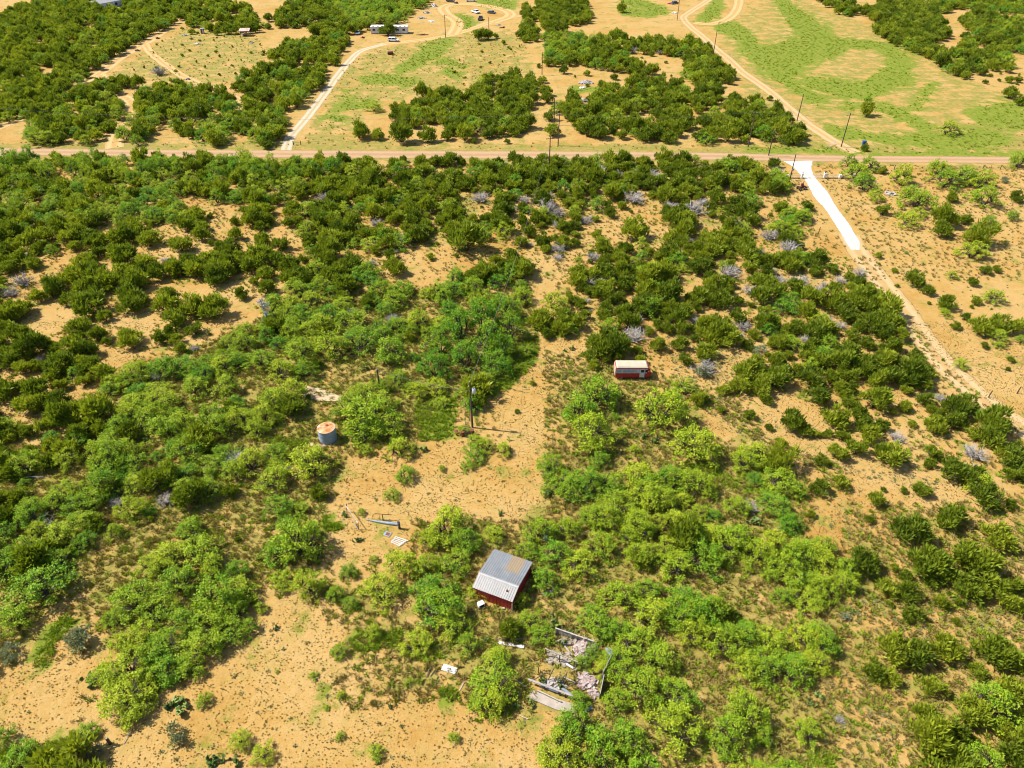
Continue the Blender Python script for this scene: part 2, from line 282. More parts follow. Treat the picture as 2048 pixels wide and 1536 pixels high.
MZ = [(P(q), pm) for q, pm in (  # share of mesquite among the near scrub
 ('480 640;600 560;700 545;800 540;850 570;1060 560;1075 680;1000 760;880 800;830 900;560 1150;-60 1600;-60 1100;150 900;220 760;400 690', .88), ('1085 700;1330 760;1400 860;1640 960;1640 1060;1700 1100;1720 1250;1650 1600;1080 1600;1080 900', .95),
 ('540 1080;1110 1030;1110 1600;540 1600', .97), ('-60 320;700 320;560 400;420 400;350 440;-60 440', .62), ('1440 330;1560 330;1620 384;1620 480;1540 470;1500 400', .75), ('700 325;1440 325;1440 345;700 350', .3), ('480 400;760 380;860 420;760 460;560 430', .35))]
# hand-read shrubs and trees: px py (crown middle) width-in-px
JUN = '''383 64 14 457 60 28 434 66 14 846 182 38 717 262 48 756 270 30 802 267 50 855 270 38 895 272 26 948 282 14 1014 283 13 734 52 23 775 60 34 957 70 30 975 70 24 992 72 12 1007 85 11 1245 16 24 1086 160 20 1091 182 30 1095 197 25 1101 232 28 1106 262 33 1078 132 12 1128 140 22 1174 147 15 1204 170 20 1228 155 17 1303 107 14
1981 151 10 1971 164 12 2018 160 18 2036 160 16 2021 186 33 2041 202 25 1736 220 34 1540 197 14 1731 296 18 1766 342 20 1901 394 28 2034 394 32 1768 421 30 1891 434 55 1931 441 27 1884 459 46 1968 470 66 1948 478 40 1756 511 18 1831 559 44 1855 581 27 1971 541 28 1993 539 20 1951 601 23 1931 634 25 1911 651 23 1961 654 45 1998 650 50 2031 654 38 1968 691 19 2021 719 17 2015 738 11 1790 541 13 1858 606 9 1894 607 40 1946 564 22
422 431 15 470 443 25 470 469 34 862 514 20 913 511 12 1271 459 60 1194 469 24 1220 426 28 1361 689 38 1371 719 32 1414 706 48 1316 691 38 1274 701 28 932 478 80 887 445 38
1588 843 55 1608 858 40 1631 868 22 1561 886 28 1538 855 18 1673 833 62 1686 873 30 1656 868 25 1676 908 45 1716 898 45 1643 920 32 1781 913 62 1765 905 40 1861 928 27 1681 966 38 1641 976 46 1806 980 18 1843 980 38 1751 1000 36 1738 1039 22 1621 1028 20 1786 823 19 1811 815 30 1813 780 28 1851 800 36 1753 798 70 1636 793 60 1823 1063 85 1908 1040 70 1998 1075 65
1818 1184 58 1771 1177 45 1883 1204 38 1918 1207 25 1828 1232 42 1935 1172 68 1985 1180 66 2023 1212 50 1985 1300 80 2020 1325 70 1896 1297 65 1790 1300 70 1830 1310 70 1953 1344 38 1500 830 30 1530 800 30 1440 820 22 1480 775 40
257 678 55 212 683 26 390 660 36 428 617 60 330 610 55 345 640 50 560 490 38 525 480 36 1150 470 22 230 505 40 300 480 45 360 490 45 180 610 70 140 600 40 60 480 50'''
MES = '''747 213 32 1896 256 44 1736 200 24 1806 352 55 1881 335 45 2040 322 40 1890 358 60 1966 360 60 1930 352 50 1751 391 36 1836 396 70 1971 396 62 1798 429 20 1818 441 48 1838 426 32 2026 431 30 1981 441 32 1946 501 58 1903 550 24 1991 594 42 1998 674 40 2043 680 25 2001 691 22 1923 728 30 1891 626 25 1712 345 50 1735 328 45 1700 322 34 1730 365 50
737 830 110 700 815 70 775 850 70 720 860 60 760 805 60 811 948 42 784 990 30 722 1023 20 729 900 30 882 805 36 947 905 44 935 930 28 970 890 36 1007 898 35 950 880 34 925 860 26 612 925 95 545 958 65 592 1080 115 560 1100 70 895 1050 95 930 1080 60 860 1075 50 800 1125 65 987 1068 45 910 1123 60 697 1143 35 747 1118 20 1194 788 95 1324 818 110 1184 863 95 1164 823 80 1389 888 100 1270 900 26
75 1175 115 25 1242 75 270 1197 90 350 1165 90 435 1190 105 425 1235 90 287 1272 75 325 1292 85 400 1292 85 250 1332 95 250 1390 100 270 1415 60 8 1470 45 37 1522 75 170 1465 46 400 1100 80 380 1060 60 340 1110 70 430 1130 60 300 1130 60
672 1187 40 700 1205 35 762 1182 80 562 1160 55 882 1215 105 867 1182 75 900 1245 60 680 1302 34 934 1287 48 987 1362 100 980 1400 75 997 1317 56 627 1352 18 816 1365 18 680 1472 20 907 1477 26 752 1505 34 652 1415 14 527 1505 45 480 1480 46 407 1400 34 520 1215 30 750 1262 40 960 1180 50 1090 1160 60 1060 1240 50 1085 1265 50 1040 1200 36
1240 1330 70 1280 1370 90 1270 1290 80 1230 1400 60 1150 1450 80 1120 1500 80 1200 1500 90 1260 1480 80 1190 1240 70 1240 1190 80 1300 1230 85 1230 1260 60 1165 1325 34 1205 1335 46 1212 1318 40 1185 1300 34 1320 1320 80 1350 1390 80 1160 1400 40
460 1220 75 480 1180 70 450 1265 70 380 1330 65 330 1340 75 300 1310 70 210 1350 65 290 1360 65 240 1290 60 370 1240 80 310 1225 80 230 1235 50 470 1140 50 500 1250 40
1080 1060 70 1110 1110 70 1160 1130 70 1200 1090 70 1100 930 60 1130 970 70 1170 960 70 1220 970 60 1060 1100 50
920 660 80 980 690 80 880 690 70 960 640 70 1010 620 60 1000 700 60 930 720 70 990 735 60 870 735 60 1020 660 60
1110 605 50 660 690 70 720 680 70 780 700 70 600 700 70 560 740 60 520 720 60 610 740 50 455 770 60 700 640 60 620 600 50'''
SIL = '147 1280 72 20 1305 48 352 1472 54 140 1478 34 195 1502 36 1891 605 30 1690 1235 26 2010 360 20 1731 297 14 1406 742 40 1520 700 30'
DED = '900 205 30 888 222 36 810 218 22 475 55 16 318 141 30 607 40 26 1095 415 44 1115 425 30 1270 395 40 1385 415 50 1340 412 30 1580 495 40 1460 545 44 1600 560 36 1640 580 30 1680 650 24 1265 670 50 1410 735 46 1950 905 46 1540 470 34 960 395 36 840 392 24 1310 350 26 1200 340 30 1680 560 26 1240 348 24 1560 560 30 1720 545 26 1265 100 22 1320 104 16 1345 102 16 1170 214 22 45 560 40 330 520 24 745 525 20 1400 160 14 1500 580 30 1390 640 24 1880 795 24 1680 1440 20 650 395 30 1050 400 26'
CAC = '175 1360 46 357 1400 66 340 1410 34 425 1522 44 470 1522 34 552 1254 18 912 1252 34 1110 1245 40 1140 1262 34 1128 1285 26 1290 870 30 1310 880 26 1270 868 20 1225 880 18 1100 985 30 1510 1040 36 1490 1055 24 850 898 22 830 895 16 774 920 14 715 1080 24 1000 1027 18 1640 1392 34 1620 1405 24 1060 1405 28 1030 1410 22 1120 1365 30 1085 1360 24 500 905 20 485 895 20 880 1075 20 972 1278 20 400 815 26 440 820 22 730 735 22 1705 1222 22 1680 1300 18 1145 695 18 1130 700 14 1128 755 14 290 880 20 690 1030 20 780 1412 18 640 1110 22'
def triples(s):
    a = [float(q) for q in s.split()]; return list(zip(a[::3], a[1::3], a[2::3]))
# ---------------------------------------------------------------- ground sheet
def axis(lo, hi, step, far): return np.concatenate([[-far, -far*.4+lo*.6], np.arange(lo, hi, step), [hi+far*.25, far]])
gx = np.concatenate([[-5000, -1800, -800], np.arange(-400, 400.1, 1.6), [800, 1800, 5000]])
gy = np.concatenate([[-4000, -1200, -300, -60], np.arange(5, 600.1, 1.6), [900, 1800, 6000]])
GX, GY = np.meshgrid(gx, gy)
PX, PY = topx(GX, np.maximum(GY, 6), 0*GX)
def soften(a, n):
    for _ in range(n):
        b = a.copy(); b[1:-1, 1:-1] = (a[1:-1, 1:-1]*2+a[:-2, 1:-1]+a[2:, 1:-1]+a[1:-1, :-2]+a[1:-1, 2:])/6; a = b
    return a
gg = np.zeros(GX.shape); gd = np.zeros(GX.shape); gs = np.zeros(GX.shape)
def distseg(px, py, a, b):
    dx, dy = b[0]-a[0], b[1]-a[1]; t = np.clip(((px-a[0])*dx+(py-a[1])*dy)/(dx*dx+dy*dy+1e-9), 0, 1)
    return np.hypot(px-a[0]-t*dx, py-a[1]-t*dy), t
SW = []
for s_ in SWATHS:
    a = [float(q) for q in s_.split()]; pts = list(zip(a[::3], a[1::3], a[2::3])); SW.append([(a_, b_, c_*1.25) for a_, b_, c_ in pts])
    for i in range(len(pts)-1):
        A, B = (*pts[i][:2], pts[i][2]*1.55), (*pts[i+1][:2], pts[i+1][2]*1.55); x0 = min(A[0], B[0])-40; x1 = max(A[0], B[0])+40
        d, t = distseg(PX, PY, A, B); wd = A[2]+(B[2]-A[2])*t
        gg = np.maximum(gg, np.clip(1.35-d/wd, 0, 1))
for i, q in enumerate(DRY): gd = np.maximum(gd, inpoly(PX, PY, q)*(.55 if i < 2 else .42 if i == len(DRY)-1 else .7))
gd = np.maximum(gd, inpoly(PX, PY, P('1440 60;1560 -20;1760 60;1900 140;2080 220;2080 310;1560 300;1440 120'))*.5)
for q in CLEAR: gs = np.maximum(gs, inpoly(PX, PY, q)*1.0)
gg, gd, gs = soften(gg, 3), soften(gd, 4), soften(gs, 2)
for q in GREEN: gg = np.maximum(gg, inpoly(PX, PY, q)*.85)
nx, ny = len(gx), len(gy); idx = np.arange(nx*ny).reshape(ny, nx)
quads = np.stack([idx[:-1, :-1], idx[:-1, 1:], idx[1:, 1:], idx[1:, :-1]], -1).reshape(-1, 4)
t = NT('sandy_ground'); co = t.coord()
n1 = t.noise(.06, 5, .6, co); n2 = t.noise(.9, 6, .65, co); n3 = t.noise(6.0, 4, .7, co); n4 = t.noise(.22, 5, .65, co)
sand = t.ramp(t.math('ADD', t.math('MULTIPLY', n1, .6), t.math('MULTIPLY', n2, .4)), [(.36, (.285, .152, .034)), (.47, (.33, .20, .058)), (.58, (.355, .232, .085)), (.68, (.31, .172, .044))])
sand = t.mix(t.smooth(n3, .52, .72), sand, (.26, .15, .05))
gr, dr, cl = t.attr('green'), t.attr('dry'), t.attr('clear')
nd2 = t.math('ADD', t.math('MULTIPLY', n2, .55), t.math('MULTIPLY', n3, .45)); dryc = t.ramp(nd2, [(.32, (.11, .105, .02)), (.46, (.19, .16, .034)), (.56, (.245, .19, .048)), (.68, (.30, .205, .06))])
lit = t.ramp(n3, [(.35, (.16, .115, .045)), (.62, (.34, .225, .09))])
br = t.math('ADD', n4, t.math('MULTIPLY', n3, .25))
fdry = t.smooth(t.math('ADD', t.math('SUBTRACT', dr, t.math('MULTIPLY', cl, .25)), t.math('MULTIPLY', t.math('SUBTRACT', br, .62), 3.2)), .15, .65)
col = t.mix(fdry, sand, dryc)
grc = t.ramp(n2, [(.3, (.085, .12, .010)), (.5, (.125, .16, .013)), (.7, (.19, .19, .028))])
fg = t.smooth(t.math('ADD', gr, t.math('MULTIPLY', t.math('SUBTRACT', br, .62), 2.6)), .12, .62)
col = t.mix(fg, col, grc)
sp = t.smooth(t.noise(2.4, 3, .6, co), .57, .68); sp2 = t.smooth(t.noise(5.5, 2, .5, co), .58, .66)
pat = t.smooth(n4, .40, .62)
col = t.mix(t.math('MULTIPLY', sp, .55), col, (.17, .13, .04)); col = t.mix(t.math('MULTIPLY', t.math('MULTIPLY', sp2, pat), .6), col, (.15, .105, .035))
col = t.mix(t.math('MULTIPLY', t.smooth(t.noise(.35, 4, .6, co), .52, .68), .38), col, (.25, .19, .05))
t.l.new(col, t.b.inputs['Base Color']); t.b.inputs['Roughness'].default_value = .95; t.b.inputs['Specular IOR Level'].default_value = .1
t.bump(t.math('ADD', t.math('MULTIPLY', n2, 1.0), t.math('MULTIPLY', n3, .4)), .7, .22); M['ground'] = t.m
gm = npmesh('ground', np.stack([GX, GY, 0*GX], -1).reshape(-1, 3), quads, None, [M['ground']])
for nm, arr in (('green', gg), ('dry', gd), ('clear', gs)):
    a = gm.attributes.new(nm, 'FLOAT', 'POINT'); a.data.foreach_set('value', arr.astype(np.float32).ravel())
go = bpy.data.objects.new('ground', gm); link(go)['kind'] = 'structure'
# ---------------------------------------------------------------- roads, tracks, drive
def smoothpts(p, n=6):
    p = [Vector((*q[:2], 0)) for q in p]; out = []
    for i in range(len(p)-1):
        a, b, c, d = p[max(i-1, 0)], p[i], p[i+1], p[min(i+2, len(p)-1)]
        for k in range(n):
            s = k/n; out.append(.5*((2*b)+(c-a)*s+(2*a-5*b+4*c-d)*s*s+(3*b-a-3*c+d)*s**3))
    return out+[p[-1]]
def trackmat(name, base, rut, mid, ruts=True, edge=.30, rough=.95):
    t = NT(name); co = t.coord(); u = t.attr('u'); n2 = t.noise(.8, 6, .65, co); n3 = t.noise(4, 4, .6, co); n1 = t.noise(.09, 4, .6, co)
    col = t.ramp(n2, [(.3, tuple(q*.86 for q in base)), (.7, tuple(min(1, q*1.1) for q in base))])
    e = t.math('ABSOLUTE', t.math('SUBTRACT', u, .5))
    if ruts:
        r = t.math('ABSOLUTE', t.math('SUBTRACT', e, .23))
        fr = t.math('SUBTRACT', 1.0, t.smooth(t.math('ADD', r, t.math('MULTIPLY', t.math('SUBTRACT', n3, .5), .12)), .05, .13))
        col = t.mix(t.math('MULTIPLY', fr, .8), col, rut)
        fm = t.math('SUBTRACT', 1.0, t.smooth(t.math('ADD', e, t.math('MULTIPLY', t.math('SUBTRACT', n2, .5), .3)), .05, .14))
        col = t.mix(t.math('MULTIPLY', fm, .6), col, mid)
    col = t.mix(t.smooth(n1, .5, .7), col, t.mix(.25, col, mid))
    t.l.new(col, t.b.inputs['Base Color']); t.b.inputs['Roughness'].default_value = rough; t.b.inputs['Specular IOR Level'].default_value = .1
    t.bump(n3, .3, .04)
    if edge:
        a = t.math('ADD', e, t.math('MULTIPLY', t.math('SUBTRACT', t.math('ADD', t.math('MULTIPLY', n2, .6), t.math('MULTIPLY', n3, .4)), .5), edge))
        tr = t.new('ShaderNodeBsdfTransparent'); mx = t.new('ShaderNodeMixShader')
        t.l.new(t.smooth(a, .40, .47), mx.inputs[0]); t.l.new(t.b.outputs[0], mx.inputs[1]); t.l.new(tr.outputs[0], mx.inputs[2]); t.l.new(mx.outputs[0], t.out.inputs[0])
    return t.m
def ribbon(name, L, R, z, mat, nu=7, jag=0.0):
    V = []; U = []
    for a, b in zip(L, R):
        j0, j1 = rnd.uniform(-jag, jag), rnd.uniform(-jag, jag); d = (b-a).normalized()
        a = a+d*j0; b = b+d*j1
        for k in range(nu):
            s = k/(nu-1); q = a.lerp(b, s); V.append((q.x, q.y, z)); U.append(s)
    n = len(L); Fq = [(i*nu+k, i*nu+k+1, (i+1)*nu+k+1, (i+1)*nu+k) for i in range(n-1) for k in range(nu-1)]
    m = npmesh(name, V, Fq, None, [mat]); a = m.attributes.new('u', 'FLOAT', 'POINT'); a.data.foreach_set('value', U)
    # face up
    m.update()
    if m.polygons[0].normal.z < 0: m.flip_normals()
    o = bpy.data.objects.new(name, m); link(o)['kind'] = 'structure'; return o
def path(name, s, width, z, mat, jag=.15):
    c = smoothpts([at(*q) for q in P(s)], 8); L = []; R = []
    for i, q in enumerate(c):
        d = (c[min(i+1, len(c)-1)]-c[max(i-1, 0)]).normalized(); nrm = Vector((-d.y, d.x, 0)); wd = width if not callable(width) else width(i/(len(c)-1))
        L.append(q+nrm*wd/2); R.append(q-nrm*wd/2)
    return ribbon(name, L, R, z, mat, 7, jag)
SANDC = (.58, .385, .165)
M['track'] = trackmat('sand_track', (.37, .235, .09), (.42, .285, .13), (.31, .19, .065))
M['track2'] = trackmat('pale_track', (.35, .235, .105), (.40, .285, .145), (.32, .20, .075), True, .14)
M['chip'] = trackmat('pale_driveway', (.36, .285, .185), (.41, .335, .235), (.27, .215, .10))
M['asph'] = trackmat('chip_seal_road', (.30, .19, .10), (.335, .22, .122), (.265, .165, .088), True, .05)
M['caliche'] = trackmat('white_caliche', (.52, .48, .41), (.58, .55, .49), (.42, .35, .25), True, .34)
nE = smoothpts([at(*q) for q in P('-260 292;0 295;250 298;700 300;1100 301.5;1400 304;1560 308;1750 311;2048 313;2300 314.5')], 8)
sE = smoothpts([at(*q) for q in P('-260 309;0 311;250 314;700 317.5;1100 319;1400 320.5;1560 323;1750 325.5;2048 328;2300 330')], 8)
path('farm_track', '470 -25;425 0;385 25;340 52;300 80;245 112;200 146;155 172;110 197;60 230;-10 258;-90 290', lambda s: 7.5-3*s, .004, M['track'])
path('field_track', '289 86;300 104;325 125;362 150;400 168;440 184;476 198;484 208;470 220;430 236;380 243', 4.2, .008, M['track'])
path('side_track', '200 150;212 170;238 190;258 200;262 215;250 235;240 250;232 275;228 296', 6.0, .012, M['track'])
path('yard_track', '762 88;824 82;887 73;937 60;974 47;1024 34;1080 28', 5.5, .008, M['track'])
path('yard_loop', '905 68;915 45;893 28;887 15;910 8;960 10;1010 20;1020 32;985 45', 7.5, .012, M['track'])
path('ranch_drive', '572 302;574 292;583 271;617 231;652 184;677 149;702 119;724 101;770 88', 3.6, .016, M['chip'], .08)
path('pasture_track', '1470 -35;1414 2;1380 24;1367 35;1379 52;1404 72;1429 95;1459 120;1486 145;1536 180;1561 202;1596 232;1621 252;1656 275;1691 295;1712 305', 4.6, .004, M['track2'])
path('pasture_branch', '1388 45;1420 48;1455 38;1475 15;1480 -20', 6, .008, M['track'])
path('fence_track', '1698 470;1712 496;1736 530;1776 580;1811 625;1846 675;1881 720;1921 760;1966 800;2010 833;2060 866;2120 905', 5.4, .004, M['track2'])
ribbon('paved_road', nE, sE, .020, M['asph'], 9, .05)
cl_ = [at(*q) for q in P('1562 323;1575 328;1590 340;1606 356;1621 384;1628 397;1646 415;1660 435;1671 452;1686 476;1693 490;1702 499')]
cr_ = [at(*q) for q in P('1630 321.5;1627 330;1626 343;1634 357;1651 377;1661 390;1678 418;1688 432;1696 443;1711 468;1720 484;1721 500')]
ribbon('caliche_drive', smoothpts(cl_, 4), smoothpts(cr_, 4), .028, M['caliche'], 7, .12)
# ---------------------------------------------------------------- plant meshes (unit width)
def quadcloud(pos, ax, wv, ln, wd):
    """diamond leaves: pos centre-base, ax unit axis, wv unit width dir"""
    a = pos; b = pos+ax*(ln*.5)[:, None]+wv*(wd*.5)[:, None]; c = pos+ax*ln[:, None]; d = pos+ax*(ln*.5)[:, None]-wv*(wd*.5)[:, None]
    V = np.stack([a, b, c, d], 1).reshape(-1, 3); n = len(pos)
    return V, np.arange(4*n).reshape(n, 4)
def unit(v): return v/(np.linalg.norm(v, axis=-1, keepdims=True)+1e-9)
def juniper(seed, nl, per, spread=.33, top=.44, L=(.08, .15)):
    r = np.random.default_rng(seed); V = []; Q = []; val = []; off = 0
    cen = []
    for i in range(nl):
        th = r.uniform(0, 2*math.pi); rr = spread*math.sqrt(r.uniform(.02, 1)); zz = r.uniform(.10, top)*(1.15-rr)
        cen.append((rr*math.cos(th)*r.uniform(.75, 1.1), rr*math.sin(th), zz, r.uniform(.10, .20)))
    for cx, cy, cz, R in cen:
        n = int(per*(R/.16)**1.7); d = unit(r.normal(size=(n, 3))+np.array([0, 0, .35])); d[:, 2] = np.where(d[:, 2] < -.5, -d[:, 2], d[:, 2])
        p = np.array([cx, cy, cz])+d*R*r.uniform(.35, .95, (n, 1)); p[:, 2] = np.maximum(p[:, 2], .01)
        ax = unit(d*.55+np.array([0, 0, .75])+r.normal(size=(n, 3))*.42); wv = unit(np.cross(ax, r.normal(size=(n, 3))))
        v, q = quadcloud(p, ax, wv, r.uniform(*L, n), r.uniform(.030, .055, n)); V.append(v); Q.append(q+off); off += len(v)
        lobe = r.uniform(0, .6); val.append(np.repeat(np.clip(lobe+r.uniform(0, .5, n), 0, 1), 4))
    return np.concatenate(V), np.concatenate(Q), np.concatenate(val), cen
def mesquite(seed, nc, per, flat=.6, gap=True):
    r = np.random.default_rng(seed); V = []; Q = []; val = []; off = 0; cen = []
    lean = r.uniform(-.08, .08, 2); gaps = r.uniform(0, 2*math.pi, 2); ell = r.uniform(.8, 1.0)
    while len(cen) < nc:
        th = r.uniform(0, 2*math.pi); rr = .47*math.sqrt(r.uniform(.0, 1))*(1+.16*math.sin(3*th+seed)+.1*math.sin(5*th+2*seed))
        if gap and rr > .2 and min(abs((th-g+math.pi) % (2*math.pi)-math.pi) for g in gaps) < .22: continue
        zt = .60*(1-(rr/.52)**2*.72); zz = zt*r.uniform(.42, 1.12)
        cen.append((rr*math.cos(th)+lean[0]*zz, rr*math.sin(th)*ell+lean[1]*zz, max(zz, .12), r.uniform(.040, .088)))
    for cx, cy, cz, R in cen:
        n = int(per*(R/.068)**1.6); p = r.normal(size=(n, 3))*.55; p = np.clip(p, -1.2, 1.2)*np.array([R, R, R*flat])+np.array([cx, cy, cz]); p[:, 2] = np.maximum(p[:, 2], .03)
        nr = unit(r.normal(size=(n, 3))*.8+np.array([0, 0, .8])); ax = unit(np.cross(nr, r.normal(size=(n, 3)))); wv = np.cross(nr, ax)
        v, q = quadcloud(p, ax, wv, r.uniform(.026, .050, n), r.uniform(.015, .030, n)); V.append(v); Q.append(q+off); off += len(v)
        cl = r.uniform(0, .7); val.append(np.repeat(np.clip(cl+r.uniform(0, .35, n), 0, 1), 4))
    return np.concatenate(V), np.concatenate(Q), np.concatenate(val), cen
def stems(cen, seed, nmain, r0, reach=.8):
    r = random.Random(seed); mb = MB(); mains = []
    for i in range(nmain):
        th = 2*math.pi*(i+r.random()*.6)/nmain; d = r.uniform(.10, .2); z = r.uniform(.14, .26)
        m = Vector((d*math.cos(th), d*math.sin(th), z)); mains.append(m)
        mb.tube([(.02*math.cos(th), .02*math.sin(th), -.03), m*.5+Vector((r.uniform(-.03, .03), r.uniform(-.03, .03), .02)), m], [r0, r0*.8, r0*.6], 5, False, .5)
    for c in r.sample(list(cen), min(len(cen), int(len(cen)*reach))):
        e = Vector(c[:3]); m = min(mains, key=lambda q: (q-e).length); mid = m.lerp(e, .5)+Vector((r.uniform(-.04, .04), r.uniform(-.04, .04), r.uniform(-.02, .05)))
        mb.tube([m, mid, e], [r0*.5, r0*.35, r0*.15], 3, False, r.random())
    return mb
def deadbrush(seed, n, up=.7, r0=.011):
    r = random.Random(seed); mb = MB()
    for i in range(n):
        th = r.uniform(0, 2*math.pi); ln = r.uniform(.28, .62); el = r.uniform(.35, 1.35)*up+.15
        d = Vector((math.cos(th)*math.cos(el), math.sin(th)*math.cos(el), math.sin(el)))
        b = Vector((r.uniform(-.07, .07), r.uniform(-.07, .07), -.01)); m = b+d*ln*.55+Vector((r.uniform(-.05, .05), r.uniform(-.05, .05), r.uniform(0, .05))); e = b+d*ln+Vector((0, 0, -.04))
        rr = r0*r.uniform(.6, 1.2); mb.tube([b, m, e], [rr, rr*.7, rr*.25], 3, False)
        for k in range(3):
            s = m.lerp(e, r.random()*.8); q = s+Vector((r.uniform(-.14, .14), r.uniform(-.14, .14), r.uniform(-.03, .14))); mb.tube([s, q], [rr*.5, rr*.2], 3, False)
    return mb
def cactus(seed, n):
    r = random.Random(seed); mb = MB(); ends = [(Vector((.03*(i-5)*r.uniform(.8, 2.2), r.uniform(-.14, .14), 0)), r.uniform(0, 6.28)) for i in range(11)]
    for i in range(n):
        b, yaw = r.choice(ends); yaw += r.uniform(-.9, .9); tilt = r.uniform(-.7, .7); h = r.uniform(.13, .2); wd = h*r.uniform(.36, .44)
        u = Vector((math.sin(tilt)*math.cos(yaw+1.57), math.sin(tilt)*math.sin(yaw+1.57), math.cos(tilt))); s = Vector((math.cos(yaw), math.sin(yaw), 0)); nn = u.cross(s).normalized()*.014
        if b.z > .34: continue
        c = b+u*h*.5; ring = [c+u*h*.5*math.cos(t)+s*wd*math.sin(t) for t in [k*math.pi/4 for k in range(8)]]
        mb.add([q+nn for q in ring]+[q-nn for q in ring], [tuple(range(8)), tuple(range(15, 7, -1))]+[(k, 8+k, 8+(k+1) % 8, (k+1) % 8) for k in range(8)])
        ends.append((b+u*h*.93, yaw))
    return mb
NJ, NM = 7, 8
KIND = {}
def reg(kind, crowns, trunks, mats): KIND[kind] = [dict(crown=c, trunk=tk, mats=mats) for c, tk in zip(crowns, trunks)]
def foliage(gen, mat, n, stem):
    cs = []; ts = []
    for i in range(n):
        V, Q, val, cen = gen(i); cs.append((V, Q, val)); ts.append(stem(cen, i))
    return cs, ts
jc, jt = foliage(lambda i: juniper(100+i, 14+i, 98-3*i, .36, .46, (.09, .19)), None, NJ, lambda c, i: stems(c, i, 3, .022, .7))
mc, mt = foliage(lambda i: mesquite(200+i, 66+4*i, 44-i), None, NM, lambda c, i: stems(c, 50+i, 3+i % 2, .024, .75))
sc_, st_ = foliage(lambda i: juniper(300+i, 11, 70, .34, .34, (.05, .10)), None, 3, lambda c, i: stems(c, 80+i, 3, .015, .6))
for k, (cs, ts, mt_) in dict(juniper=(jc, jt, M['juniper']), mesquite=(mc, mt, M['mesquite']), silver=(sc_, st_, M['silver'])).items():
    KIND[k] = []
    for i, (c, s) in enumerate(zip(cs, ts)):
        KIND[k].append((npmesh(k+'_crown', c[0], c[1], c[2], [mt_]), s.mesh(k+'_trunk', M['bark']), c, s))
DEADM = [deadbrush(400+i, 64, .85, .015).mesh('dead_brush', M['deadwood']) for i in range(4)]
CACM = [cactus(500+i, 46).mesh('cactus', M['cactus']) for i in range(4)]
# ---------------------------------------------------------------- where the plants stand
RATIO = dict(juniper=.62, mesquite=.60)     # unit mesh height
trees = []
def put(kind, px, py, wpx, fixed=True):
    wd = wpx*depth(px, py)/F*1.04; h = wd*(.66 if kind == 'juniper' else .62)*rnd.uniform(.9, 1.15)
    p = at(px, py, h*.42); wd = wpx*depth(px, py, h*.42)/F*(1.06 if kind == 'juniper' else 1.14)
    trees.append([kind, p.x, p.y, wd, h*(1.45 if kind == 'mesquite' and 850 < px < 1070 and 560 < py < 770 else 1), fixed])
for px, py, wp in triples(JUN): put('juniper', px, py, wp)
for px, py, wp in triples(MES): put('mesquite', px, py, wp)
FX = np.array([(q[1], q[2], q[3]) for q in trees])
others = []      # silver, dead, cactus
for k, s in (('silver', SIL), ('dead', DED), ('cactus', CAC)):
    for px, py, wp in triples(s):
        wd = wp*depth(px, py)/F*1.05; wd *= 1.3 if k == 'dead' else 1.1; p = at(px, py, wd*.2); others.append([k, p.x, p.y, wd])
# things that must stay free of trees: (x, y, radius)
KEEP = [(-1.5, 52.5, 3.6), (-2.6, 49.2, 2.0), (.5, 49.8, 2.0), (5.5, 43, 3.0), (4.0, 39.0, 2.6), (7.5, 40.8, 2.6), (7.5, 44, 2.4), (-27, 77.9, 2.1), (-27, 75.3, 1.6), (19.7, 93.4, 3.0), (17.5, 93.4, 1.8), (22, 93.4, 1.8), (19.7, 90.8, 2.0), (-5.9, 80.5, 1.4), (-7.5, 78.5, 1.8)]
KEEP += [(q[1], q[2], q[3]*.34) for q in others]
road_mid = [(a+b)/2 for a, b in zip(nE, sE)]
RM = np.array([(q.x, q.y) for q in road_mid])
def candidates(x0, x1, y0, y1, s, seed):
    r = np.random.default_rng(seed); X, Y = np.meshgrid(np.arange(x0, x1, s), np.arange(y0, y1, s*.87)); X = X.astype(float); Y = Y.astype(float); X[::2] += s/2
    return X.ravel()+r.uniform(-.42, .42, X.size)*s, Y.ravel()+r.uniform(-.42, .42, X.size)*s, r
def clash(x, y, wd, k=.36):
    d = np.hypot(FX[:, 0]-x, FX[:, 1]-y); return (d < k*(FX[:, 2]+wd)).any()
def nofree(x, y, wd): return any(math.hypot(x-a, y-b) < r+wd*.34 for a, b, r in KEEP)
# near side of the road
X, Y, r = candidates(-190, 190, 26, 192, 2.95, 3)
px, py = topx(X, Y, X*0+1.2); bx, by = topx(X, Y, X*0)
ok = (px > -260) & (px < 2310) & (by > 322) & (py < 1640)
roadd = np.interp(X, RM[:, 0], RM[:, 1]); ok &= Y < roadd-np.where(px < 560, 4.2, 5.5)-r.uniform(0, 2.5, X.size)
zd = Y*CP-(1.2-HC)*SP
for q in CLEAR:
    for ox, oy in ((0, 0), (1.25, 0), (-1.25, 0), (0, .6), (0, -.6)): ok &= ~inpoly(px+ox*F/zd, py+oy*F/zd, q)
lowf = np.sin(X*.19+1.7*np.sin(Y*.13))*np.cos(Y*.23+1.3*np.sin(X*.11))+.6*np.sin(X*.47+Y*.31)*np.cos(Y*.53-X*.21)
ok &= (lowf+r.uniform(-.5, .5, X.size) > -.70)
ftx = np.array([(q.x, q.y) for q in smoothpts([at(*q) for q in P('1698 470;1712 496;1776 580;1846 675;1921 760;2010 833;2120 905')], 8)])
ok &= np.array([np.hypot(ftx[:, 0]-a, ftx[:, 1]-b).min() > 3.6 for a, b in zip(X, Y)])
pm = np.full(X.shape, .12)
for q, v in MZ: pm = np.where(inpoly(px, py, q), v, pm)
